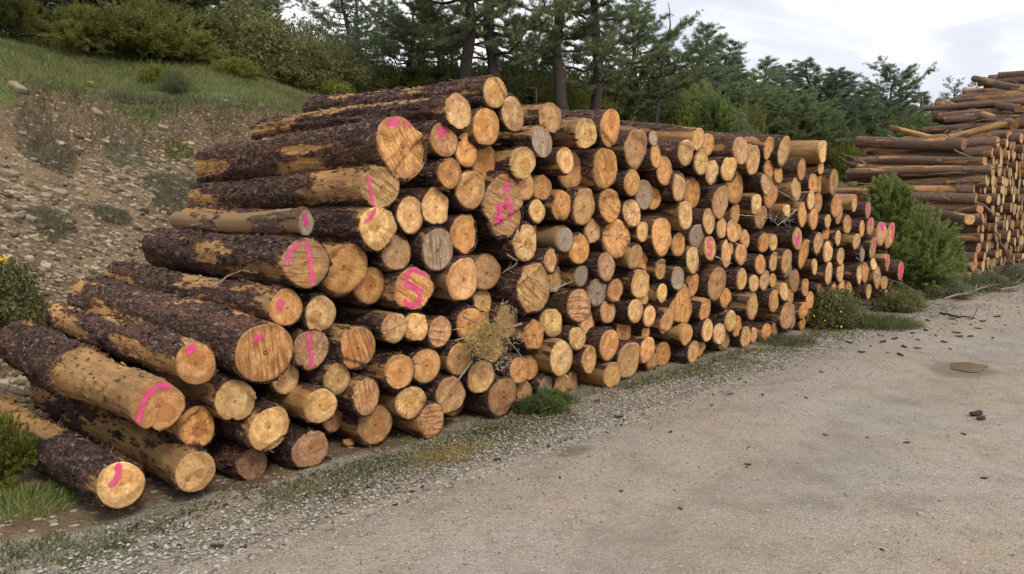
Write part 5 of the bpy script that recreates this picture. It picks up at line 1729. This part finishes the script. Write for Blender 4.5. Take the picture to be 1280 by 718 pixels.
shrub('grey', W(t + 5.6, p + .0, 0), .5, 'last greyish brushwood bush down the road along the far pile', None, .5, .8)


# the big juniper between the two piles
def big_juniper():
    jt, jp, jz, _k = spot(1150, 372)
    root = empty('juniper', W(jt + .48, jp + .45, jz - .05), 'big fresh-green juniper growing between the two log piles', 'juniper')
    L = [((0, 0, .55), .70, .5), ((-.30, .1, .95), .5, .5), ((-.42, .05, 1.45), .34, .45), ((-.50, 0, 1.85), .20, .34), ((.25, -.1, .85), .52, .40), ((.62, -.1, .62), .42, .28),
         ((.85, -.12, .50), .26, .15), ((.1, -.35, .5), .5, .38), ((-.1, .3, 1.2), .42, .45), ((.12, 0, 1.25), .34, .32), ((-.5, -.2, .6), .40, .4), ((-.25, -.1, 1.65), .22, .3), ((.5, .2, .95), .3, .25)]
    x_ = np.array([.95, .30, 0])
    y_ = np.array([-.30, .95, 0])
    mb = MB()
    for (c, sx, sz) in L:
        c = c[0] * x_ + c[1] * y_ + np.array([0, 0, c[2]])
        pts, d = sprigs(c, sx, sz, int(230 * sx ** 2 / .25) + 30, 16, None, .55, .30)
        ok = pts[:, 2] > .05
        needles(mb, pts[ok], d[ok], 6, .065, .0065, .7)
    mb.build('foliage', M['sprig'], root)
    sb = MB()
    for a in np.linspace(0, 6.28, 8):
        q = np.linspace(0, 1, 7)[:, None]
        tube(sb, q * np.array([math.cos(a) * .45, math.sin(a) * .45, 1.1]) + np.sin(q * 4 + a) * .04, np.linspace(.035, .008, 7), 6)
    sb.build('stem', M['trunk'], root)


big_juniper()


# ------------------------------------------------------------------ trees
def pine_mesh(seed, H, clear, spread_, style, mat, tuft=.17, per=18, n_limb=40, lean=0.0, dens=1.0):
    r = np.random.default_rng(seed)
    tb, cb = MB(), MB()
    zt = np.linspace(0, 1, 14)
    wob = np.stack([np.cumsum(r.normal(0, .012, 14)) * H + lean * H * zt, np.cumsum(r.normal(0, .012, 14)) * H, zt * H], -1)
    rad = (.021 * H + .03) * (1 - zt) ** .8 + .012
    tube(tb, wob, rad, 9)
    stems = [(wob, rad, clear)]
    if style == 'fork':
        b0 = wob[6]
        f = np.linspace(0, 1, 9)[:, None]
        w2 = b0 + f * np.array([-.16 * H, .05 * H, .45 * H]) + np.sin(f * 3) * np.array([-.05 * H, 0, 0])
        r2 = np.linspace(rad[6] * .75, .012, 9)
        tube(tb, w2, r2, 8)
        stems.append((w2, r2, .35))
    cen, axs = [], []
    for wobs, rads, cl in stems:
        m = len(wobs)
        for i in range(int(n_limb * (1 if wobs is wob else .5))):
            f = cl + (1 - cl) * (i + r.random()) / (n_limb * (1 if wobs is wob else .5))
            f = min(f, .985)
            b = np.array([np.interp(f * (m - 1), np.arange(m), wobs[:, k]) for k in range(3)])
            br = float(np.interp(f * (m - 1), np.arange(m), rads))
            h01 = (f - cl) / (1 - cl)
            if style == 'cone':
                ln = spread_ * (1.02 - h01) ** .8 * r.uniform(.65, 1.15) + .12
                rise = .25 + .55 * h01
            elif style == 'umbrella':
                ln = spread_ * (.45 + .75 * math.sin(min(h01 * 1.15 + .25, 1.3) * 2.0)) * r.uniform(.5, 1.1)
                rise = .18 + .35 * h01
            else:
                ln = spread_ * (.35 + 1.0 * math.sin((.18 + .8 * h01) * math.pi)) * r.uniform(.45, 1.15)
                rise = .05 + .55 * h01 + r.normal(0, .12)
            a = i * 2.399 + r.normal(0, .35)
            d = np.array([math.cos(a), math.sin(a), 0])
            k = 9
            s = np.linspace(0, 1, k)[:, None]
            side = np.array([-d[1], d[0], 0]) * r.normal(0, .22)
            path = b + d * ln * s + np.array([0, 0, 1]) * ln * (rise * s * .8 + .18 * s ** 2 - .12 * np.sin(s * 3.1)) + side * ln * s ** 2
            path[1:-1] += r.normal(0, .018, (k - 2, 3)) * ln
            tube(tb, path, np.linspace(min(br * .5, .016 + .018 * ln), .005, k), 5, 0, False)
            nb = int(4 + ln * 7)
            for _ in range(nb):
                g0 = r.uniform(.32, 1.0)
                o = np.array([np.interp(g0 * (k - 1), np.arange(k), path[:, c_]) for c_ in range(3)])
                a2 = a + r.normal(0, .9)
                l2 = ln * r.uniform(.12, .34) + .08
                d2 = unit(np.array([math.cos(a2), math.sin(a2), r.uniform(.0, .55)]))
                e_ = o + d2 * l2
                tube(tb, np.stack([o, (o + e_) / 2 + np.array([0, 0, -.01]), e_]), [.008, .006, .004], 4, 0, False)
                nt = max(2, int(dens * (3 + l2 * 9)))
                fr = r.uniform(.05, 1.08, nt)
                cen.append(o + d2 * l2 * fr[:, None] + r.normal(0, .05, (nt, 3)) * np.array([1, 1, .5]))
                axs.append(unit(d2 * .6 + np.array([0, 0, .75]) + r.normal(0, .3, (nt, 3))))
    if style != 'snag':
        cen, axs = np.concatenate(cen), np.concatenate(axs)
        needles(cb, cen, axs, per, tuft * r.uniform(.9, 1.1), tuft * .05, 1.0)
        crown = cb.mesh('crown', [mat])
    else:
        crown = None
    return tb.mesh('trunk', [M['trunk']], True), crown


PINE = {}
PINE['cone'] = (pine_mesh(1, 6, .05, 1.9, 'cone', M['pine_hazed'], .135, 13, 70, dens=1.5), 6)
PINE['cone_b'] = (pine_mesh(2, 6, .05, 1.7, 'cone', M['pine_hazed'], .135, 13, 64, dens=1.5), 6)
PINE['umbrella'] = (pine_mesh(3, 6, .48, 1.7, 'umbrella', M['pine_hazed'], .14, 14, 40, dens=1.4), 6)
PINE['tall'] = (pine_mesh(4, 9, .22, 2.0, 'round', M['pine'], .13, 14, 50, dens=.85), 9)
PINE['tall_b'] = (pine_mesh(5, 9, .28, 2.2, 'round', M['pine'], .13, 14, 46, dens=1.1), 9)
PINE['fork'] = (pine_mesh(6, 9, .35, 2.1, 'fork', M['pine'], .13, 14, 40, dens=1.1), 9)
PINE['bushy'] = (pine_mesh(7, 5, .14, 1.7, 'round', M['pine'], .13, 15, 56, dens=1.5), 5)
PINE['airy'] = (pine_mesh(8, 6, .15, 1.5, 'round', M['pine_hazed'], .15, 14, 40, dens=.6), 6)


def pine(key, loc, H, label, rz=None, wide=1.0, group='pines behind the log piles'):
    (tr_, cr_), h0 = PINE[key]
    root = empty('pine_tree', loc, label, 'pine', group)
    root.rotation_euler[2] = rng.uniform(0, 6.28) if rz is None else rz
    s = H / h0
    root.scale = (s * wide, s * wide, s)
    for nm, me in (('trunk', tr_), ('crown', cr_)):
        o = bpy.data.objects.new(nm, me)
        COL.objects.link(o)
        o.parent = root
    return root


# kind, photo column, distance ahead, photo row of the top, words
PINES = [
    ('tall', 57, 13.5, -210, 'dark pine with a bare trunk foot over the grassy slope', 1.0),
    ('tall_b', 118, 15.5, -190, 'dark pine behind the rounded yellow-green juniper', 1.0),
    ('bushy', 180, 16.5, -60, 'dark bushy pine behind the broad juniper', 1.4),
    ('bushy', 15, 17, -90, 'dark bushy pine filling the space past the bare trunk foot', 1.4),
    ('bushy', 90, 19, -80, 'dark bushy pine between the two tall dark pines', 1.4),
    ('bushy', 215, 22, -70, 'farther dark pine between the two dense dark ones', 1.4),
    ('bushy', 245, 18, -45, 'dense dark pine over the low spreading juniper', 1.2),
    ('bushy', 300, 20, -30, 'dense dark pine left of the sky gap, sloping down to it', 1.1),
    ('airy', 345, 22, 0, 'thin ragged pine standing in the sky gap', .8),
    ('airy', 425, 19, -25, 'airy grey-green pine with the sky showing through it', 1.2),
    ('airy', 455, 22, -20, 'second airy pine close behind the grey-green one', 1.1),
    ('bushy', 508, 15.5, 6, 'rounded bushy pine with several dark trunks below', 1.05),
    ('tall_b', 592, 14.5, -210, 'tall pine with a thick dark trunk behind the topmost log', .9),
    ('tall', 612, 14.8, -230, 'tall pine twin-trunked with the thick dark one', .9),
    ('fork', 716, 16, -165, 'forked pine with branches spreading against the sky', 1.0),
    ('tall', 747, 17, -150, 'straight pine with foliage reaching toward the open sky', .9),
    ('bushy', 790, 20, 18, 'dense green pine below the straight trunk', 1.1),
    ('bushy', 655, 20, 40, 'shaded green pine behind the thin dead pole', 1.0),
    ('bushy', 560, 19, 20, 'shaded pine filling the gap behind the thick dark trunk', 1.0),
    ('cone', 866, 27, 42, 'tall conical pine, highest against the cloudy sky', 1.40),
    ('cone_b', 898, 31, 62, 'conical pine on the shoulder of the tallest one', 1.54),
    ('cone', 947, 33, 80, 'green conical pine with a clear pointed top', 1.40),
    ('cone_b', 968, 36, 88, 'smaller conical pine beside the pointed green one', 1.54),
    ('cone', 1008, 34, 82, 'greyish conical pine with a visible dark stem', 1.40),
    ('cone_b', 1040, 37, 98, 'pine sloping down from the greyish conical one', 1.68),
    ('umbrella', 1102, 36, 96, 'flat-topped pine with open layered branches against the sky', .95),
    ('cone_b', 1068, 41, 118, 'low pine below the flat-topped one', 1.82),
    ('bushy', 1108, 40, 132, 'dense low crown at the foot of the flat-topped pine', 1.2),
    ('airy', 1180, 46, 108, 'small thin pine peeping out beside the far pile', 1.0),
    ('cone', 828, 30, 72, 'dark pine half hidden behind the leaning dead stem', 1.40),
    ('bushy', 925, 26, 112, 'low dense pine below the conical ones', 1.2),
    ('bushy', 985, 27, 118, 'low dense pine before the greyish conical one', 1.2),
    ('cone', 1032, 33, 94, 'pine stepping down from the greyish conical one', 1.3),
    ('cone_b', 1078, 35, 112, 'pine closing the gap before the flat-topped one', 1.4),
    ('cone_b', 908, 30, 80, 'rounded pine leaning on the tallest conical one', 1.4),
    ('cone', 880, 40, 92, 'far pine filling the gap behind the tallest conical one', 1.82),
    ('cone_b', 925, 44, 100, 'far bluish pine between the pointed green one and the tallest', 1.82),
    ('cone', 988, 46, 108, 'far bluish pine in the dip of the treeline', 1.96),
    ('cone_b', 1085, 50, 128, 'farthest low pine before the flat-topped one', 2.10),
    ('cone_b', 1140, 45, 120, 'low pine between the flat-topped one and the far pile', 1.68),
]
for key, x, dep, ytop, lab, wide in PINES:
    t, p, z = at_depth(x, dep)
    zt = 1.6 + (254 - ytop) / 960.0 * dep
    lab = lab.replace('left of the sky gap, ', 'bordering the sky gap, ')
    pine(key, W(t, p, z - .1), zt - z + .1, lab, wide=wide)

# the pine whose yellowish branches reach in over the slope at the picture's edge
t, p, z = at_depth(-70, 10.6)
r0 = pine('bushy', W(t, p, z - .1), 4.3, 'yellowish pine whose low branches hang over the grassy slope', wide=.85, rz=1.0)
for ch in r0.children:
    if ch.name.startswith('crown'):
        ch.data = ch.data.copy()
        ch.data.materials[0] = M['juniper']


# ------------------------------------------------------------------ dead wood
def branch(name, pts, rad, mat, label, cat='branch', group=None, twigs=0, tw_len=.3, seed=1):
    r = np.random.default_rng(seed)
    P = np.array(pts, float)
    c = []
    for k in range(3):
        c.append(np.interp(np.linspace(0, len(P) - 1, 4 * len(P)), np.arange(len(P)), P[:, k]))
    C_ = np.stack(c, -1)
    C_[1:-1] += r.normal(0, rad * .5, (len(C_) - 2, 3))
    o0 = C_[0].copy()
    C_ = C_ - o0
    mb = MB()
    tube(mb, C_, np.linspace(rad, rad * .4, len(C_)), 7)
    for _ in range(twigs):
        i = int(r.integers(len(C_) // 4, len(C_)))
        d = unit(r.normal(size=3) + np.array([0, 0, .3]))
        s = np.linspace(0, 1, 5)[:, None]
        tube(mb, C_[i] + d * s * tw_len * r.uniform(.4, 1) + r.normal(0, .01, (5, 3)) * s, np.linspace(rad * .35, rad * .12, 5), 5)
    ob = mb.build(name, mat, smooth=True)
    ob.location = o0
    return tag(ob, label, cat, group)


def pts_at(lst):
    """points on sight lines at given offsets p from the road face of the pile"""
    out = []
    for x, y, p in lst:
        d = ray(x, y)
        k = ((ORG - np.array([0, 0, 1.6])) @ UV + p) / (d @ UV)
        out.append(np.array([0, 0, 1.6]) + k * d)
    return out


# dead pole and leaning snag
t, p, z = at_depth(671, 13)
branch('dead_pole', [W(t, p, z), W(t + .05, p, z + 1.0), W(t - .03, p, z + 2.3)], .035, M['trunk'], 'thin dead pole standing before the shaded pine', 'dead tree', None, 6, .5, 3)
t, p, z = at_depth(818, 19)
branch('dead_snag', [W(t - .1, p, z), W(t + .1, p, z + 1.6), W(t + .5, p, z + 3.1)], .05, M['trunk'], 'leaning dead stem at the edge of the open sky', 'dead tree', None, 10, .8, 4)
for k, (x, dep) in enumerate(((893, 15.5), (915, 15.2), (905, 16.2))):
    t, p, z = at_depth(x, dep)
    branch('dead_branch', [W(t + .5, p, z + .2), W(t, p, z + .75), W(t - .8, p + .1, z + .75 - .2 * k)], .022, M['lichen'], 'bleached bare branch lying behind the crest logs', 'branch', 'bleached branches behind the crest', 14, .55, 20 + k)
# low bare branches over the grassy slope
t, p, z, _k = spot(70, 62)
branch('dead_branch', [W(*TP(*W(t - 1.0, p - .1, 0)[:2]), z + .45), W(t - .55, p, z + .12), W(t - .25, p, z + .18), W(t + .9, p, z + .14), W(t + 1.1, p, z + .38)], .026, M['trunk'],
       'bare dark branch sagging to the grass under the yellowish pine', 'branch', None, 6, .35, 8)


# the dry branch caught on the face of the pile
def dry_branch():
    o0 = pts_at([(610, 425, -.12)])[0]
    root = empty('dry_branch', o0, 'dry branch with withered ochre leaves hanging on the pile face', 'branch')
    sb = MB()
    for lst, r_ in (([(652, 405, -.10), (632, 411, -.14), (600, 418, -.16), (568, 426, -.12)], .011), ([(579, 396, -.08), (597, 405, -.12), (614, 413, -.15)], .008), ([(590, 452, -.1), (575, 472, -.12), (557, 497, -.08)], .009),
                    ([(633, 423, -.14), (645, 437, -.14), (656, 452, -.1)], .008), ([(600, 418, -.16), (592, 436, -.15), (590, 452, -.1)], .006), ([(632, 411, -.14), (622, 425, -.18), (612, 446, -.16)], .005)):
        tube(sb, np.array(pts_at(lst)) - o0, np.linspace(r_, r_ * .5, len(lst)), 6)
    sb.build('stem', M['twig'], root)
    lb = MB()
    for x, y, sx, sy, k in ((610, 412, 17, 10, 300), (612, 436, 17, 13, 420), (590, 428, 10, 9, 120), (630, 395, 10, 14, 120), (608, 424, 22, 16, 160)):
        P = np.array(pts_at([(x + sx * nr.normal() * .55, y + sy * nr.normal() * .55, -.10 - .10 * nr.random()) for _ in range(k)])) - o0
        leaves(lb, P, unit(rand_unit(k) + np.array([.5, -.7, .2])), .024, 0, .38)
        d = unit(rand_unit(k) * np.array([1, 1, .6]))
        s = unit(np.cross(d, rand_unit(k))) * .0022
        lb.add(np.stack([P - s - d * .03, P + s - d * .03, P + d * .05], 1), np.arange(k * 3).reshape(-1, 3))
    lb.build('withered_leaves', M['straw'], root)
    wb = MB()
    for x, y, k in ((626, 455, 90), (600, 440, 40), (643, 423, 45), (632, 390, 40)):
        P = np.array(pts_at([(x + 7 * nr.normal(), y + 7 * nr.normal(), -.10 - .08 * nr.random()) for _ in range(k)])) - o0
        d = rand_unit(k)
        s = unit(np.cross(d, rand_unit(k))) * .003
        wb.add(np.stack([P - s, P + s, P + d * .035], 1), np.arange(k * 3).reshape(-1, 3))
    wb.build('lichen_foliage', M['lichen'], root)


dry_branch()
branch('thin_twig', pts_at([(1070, 322, -.06), (1095, 343, -.1), (1128, 355, -.12), (1142, 362, -.1)]), .008, M['twig'], 'thin bare twig leaning over the logs by the juniper', 'twig', None, 4, .2, 31)
branch('thin_twig', pts_at([(895, 321, -.03), (915, 330, -.05)]), .007, M['lichen'], 'short whitish twig just below the small pink S log', 'twig', None, 1, .1, 32)
branch('thin_twig', pts_at([(952, 228, -.05), (975, 240, -.08), (1005, 258, -.06)]), .006, M['lichen'], 'thin pale twig crossing the logs near the far crest', 'twig', None, 5, .18, 33)
branch('lichen_twig', pts_at([(996, 262, -.05), (985, 272, -.12), (972, 282, -.1), (962, 270, -.06)]), .006, M['lichen'], 'tangled whitish lichen twig above the pink-smeared log', 'twig', None, 34, .16, 34)
branch('thin_twig', pts_at([(915, 268, -.05), (938, 270, -.06), (968, 274, -.05)]), .005, M['lichen'], 'straight pale twig lying level across the middle logs', 'twig', None, 2, .1, 35)
branch('thin_twig', pts_at([(634, 318, -.04), (648, 328, -.08), (628, 342, -.06)]), .008, M['twig'], 'broken twig wedged by the elongated-core pale log', 'twig', None, 3, .12, 36)
branch('thin_twig', pts_at([(265, 358, -.02), (300, 338, .4), (322, 342, .3)]), .006, M['twig'], 'curved dry twig lying on the pink-splotched dark log', 'twig', None, 4, .12, 37)
branch('thin_twig', pts_at([(660, 345, -.05), (690, 362, -.08), (716, 352, -.06)]), .007, M['lichen'], 'mossy twig wedged beside the small dull grey log', 'twig', None, 8, .1, 38)
# fallen branches at the foot of the far pile
for k, (lst, lab) in enumerate(((((1205, 378), (1232, 367), (1275, 362)), 'pale fallen branch nearest the juniper at the edge of the road'), (((1180, 384), (1218, 372), (1222, 360)), 'forked fallen branch among weeds under the far pile'),
                                (((1250, 372), (1290, 362), (1330, 352)), 'long bleached branch lying along the far pile by the road'), (((1175, 396), (1200, 401), (1218, 402)), 'dark short branch lying flat on the road before the juniper'))):
    P = []
    for x, y in lst:
        t, p, z, _k = spot(x, y)
        P.append(W(t, p, max(z, .03) + (.02 if k == 3 else .10)))
    branch('fallen_branch', P, .018, M['trunk'] if k == 3 else M['twig'], lab, 'branch', None, 7 if k != 3 else 1, .35, 40 + k)
P = pts_at([(1245, 290, -.25), (1262, 325, -.3), (1285, 352, -.35)])
branch('fallen_branch', P, .02, M['twig'], 'bare pole leaning against the road face of the far pile', 'branch', None, 4, .4, 50)


# ------------------------------------------------------------------ flowers, bark chips and small finds
def flower(x, y, label, up=.0, at=None, s=.028):
    if at is None:
        t, p, z, _k = spot(x, y)
        loc = W(t, p, z + up)
    else:
        loc = pts_at([at])[0]
    mb = MB()
    for k in range(7):
        a = k * .9
        c = np.array([[math.cos(a) * s * .7, math.sin(a) * s * .7, s * .25 * (k % 2)]])
        leaves(mb, np.repeat(c, 3, 0), unit(np.array([[0, 0, 1.0]]) + .7 * nr.normal(size=(3, 3))), s * 1.5, 0, .8)
    tube(mb, [[0, 0, -.10], [0.005, 0, -.05], [0, 0, 0]], .003, 5, 1)
    o = mb.build('yellow_flower', [M['petal'], M['fresh']])
    o.location = loc
    tag(o, label, 'flower')


flower(113, 110, 'yellow flower at the rim of the grassy bank', .06)
flower(3, 325, 'yellow flower on the dark bush at the bank', 0, (3, 325, 2.5))
flower(1098, 394, 'bright yellow flower on the low flowering bush by the road', 0, (1096, 393, .0), .045)

CHIP = []
for k in range(3):
    mb = MB()
    r_ = np.random.default_rng(60 + k)
    n_ = 9
    th = np.linspace(0, 6.283, n_, endpoint=False)
    rad = r_.uniform(.6, 1.15, n_)
    P = np.stack([np.cos(th) * rad, np.sin(th) * rad * .42, .10 * np.cos(th * 2) + .1], -1)
    v = np.concatenate([P, P * [.9, .85, 1] + [0, 0, .17], [[0, 0, .36]], [[0, 0, .0]]])
    i = np.arange(n_)
    j = (i + 1) % n_
    mb.add(v, [np.stack([i, j, j + n_, i + n_], 1), np.stack([i + n_, j + n_, np.full(n_, 2 * n_)], 1), np.stack([j, i, np.full(n_, 2 * n_ + 1)], 1)])
    CHIP.append(mb.mesh('bark_chip', [M['chip']]))


def chip(x, y, s, label, group=None, k=None, rz=None, z0=0):
    t, p, z, _k = spot(x, y)
    o = bpy.data.objects.new('bark_chip', CHIP[rng.randrange(3) if k is None else k])
    COL.objects.link(o)
    o.location = W(t, p, road_z(t, p) + .003)
    o.rotation_euler = (rng.uniform(-.12, .12), rng.uniform(-.12, .12), rng.uniform(0, 3.1) if rz is None else rz)
    o.scale = (s, s, s * rng.uniform(.6, 1.0))
    tag(o, label, 'bark chip', group)
    return o


chip(272, 686, .034, 'long dark bark chip on the road, beside a squarer chip', rz=.1)
chip(305, 688, .026, 'squarish dark bark chip on the road beside the long one', rz=1.2)
chip(133, 687, .024, 'dark brown bark chip nearest the pink-striped log, on gravel')
chip(383, 623, .022, 'dark bark chip on the gravel before the dull brown log')
chip(622, 577, .030, 'flat dark bark chip on the road below the reddish-cored log', rz=0.2)
chip(850, 639, .020, 'round dark bark lump alone in the middle of the road')
chip(773, 524, .045, 'long bark strip on the gravel before the barrel-like log', rz=.3)
chip(913, 498, .034, 'short black bark piece on the road out from the middle of the pile', rz=.2)
chip(838, 547, .024, 'bark lump on the road between the strip and the round lump')
chip(776, 621, .018, 'dark bark chip beside the round lump in the road')
chip(1219, 524, .085, 'long dark bark strip on the road nearest the puddle', rz=.6)
chip(1226, 529, .06, 'shorter bark strip touching the long one by the puddle', rz=.5)
chip(747, 483 + 20, .05, 'crumpled bark scrap at the foot of the barrel-like log', rz=1.0)
SC = [(705, 552), (727, 556), (760, 548), (716, 550), (892, 500), (934, 586), (935, 565), (933, 588), (1030, 547), (1204, 549), (1132, 560), (1084, 550), (1103, 697), (1008, 502), (648, 606), (700, 605), (1230, 606), (805, 511),
      (952, 466), (985, 455), (1000, 480), (1025, 470), (1027, 500), (905, 478), (890, 512), (1060, 430), (1075, 445), (1090, 437), (1105, 432), (1120, 428), (1138, 421), (1146, 429), (1158, 417), (1170, 424), (1183, 411), (1195, 420), (1212, 409),
      (1228, 405), (1245, 399), (1180, 432), (1200, 425), (1110, 445), (1130, 438), (1215, 424), (1240, 425), (1222, 414), (1068, 452), (1042, 452), (1050, 437), (1255, 409), (1160, 404), (1190, 402), (1126, 448), (1099, 421), (1148, 440), (495, 634), (460, 612), (590, 560), (845, 490), (935, 465), (970, 448)]
for x, y in SC:
    big_ = 1050 < x < 1260 and y < 450
    chip(x + rng.uniform(-2, 2), y, rng.uniform(.02, .065) if big_ else rng.uniform(.012, .028), 'dark flake of shed bark lying flat on the gravel road', 'bark flakes strewn over the road')
# two bits that are not bark
t, p, z, _k = spot(1150, 651)
mb = MB()
slab(mb, np.zeros(3), .022, np.array([0, 0, 1.0]), .008, 5)
o = mb.build('pale_stone', M['pebble'])
o.location = W(t, p, road_z(t, p) + .005)
tag(o, 'small whitish stone alone on the empty road', 'stone')
t, p, z, _k = spot(441, 562)
mb = MB()
slab(mb, np.zeros(3), .05, unit(np.array([.5, -.7, .6])), .02, 8)
o = mb.build('wood_chunk', M['spot'])
o.location = W(t, p + .05, .03)
tag(o, 'reddish broken wood chunk on the ground between two large logs', 'wood chunk')

# loose sticks and brash lying over the far pile and along its foot
bm_ = MB()
for k in range(260):
    if k < 130:
        z0 = rng.uniform(.1, 5.6)
        t0 = float(np.interp(z0, zs, ts)) + rng.uniform(-.12, .25)
        p0 = rng.uniform(-.1, 2.8)
        z0 += .10
    else:
        t0, p0, z0 = rng.uniform(13.0, 20), rng.gauss(-.32, .22), abs(rng.gauss(.06, .12)) + .03
    a_, e_, l_ = rng.uniform(0, 6.283), rng.gauss(0, .35), rng.uniform(.25, 1.1)
    if k < 130 and rng.random() < .7:
        a_ = math.pi / 2 + rng.gauss(0, .35)
    c0 = W(t0, p0, z0)
    d_ = (math.cos(a_) * EV + math.sin(a_) * UV) * math.cos(e_) + np.array([0, 0, math.sin(e_)])
    q_ = np.linspace(-.5, .5, 5)[:, None]
    pt = c0 + d_ * q_ * l_ + nr.normal(0, .02, (5, 3))
    pt[:, 2] = np.maximum(pt[:, 2], .03)
    tube(bm_, pt, np.linspace(.016, .006, 5) * rng.uniform(.6, 1.3), 5)
tag(bm_.build('brash', M['twig']), 'broken sticks and brash littering the tall far pile and its foot', None, None, 'stuff')

# crumbled bark trodden into the gravel, thickest at the foot of the piles
lm = MB()
n = 9000
t = np.concatenate([nr.uniform(-2.8, 9, n // 2), nr.normal(10.5, 2.6, n - n // 2)])
p = np.concatenate([-.05 - np.abs(nr.normal(0, .38, n // 2)), -.1 - np.abs(nr.normal(0, 1.1, n - n // 2))])
kp = fbm(t * 1.4, p * 1.8, 3, 71, 3) > .44
t, p = t[kp], p[kp]
z = np.where(p > -.85, np.maximum(height(t, p), .005), 0.03 - 0.022 * np.exp(-((p + 2.1) / 0.35) ** 2) + 0.014 * (fbm(t * 0.8, p * 0.8, 0, 14, 3) - 0.5)) + .006
ok = in_view(t, p, z)
t, p, z = t[ok], p[ok], z[ok]
n = len(t)
leaves(lm, W(t, p, z), unit(np.array([0, 0, 1.0]) + .35 * nr.normal(size=(n, 3))), .014 + .030 * nr.random((n, 1)) ** 3, 0, .5)
tag(lm.build('bark_litter', M['chip']), 'crumbled dark bark trodden into the gravel at the foot of the piles', None, None, 'stuff')
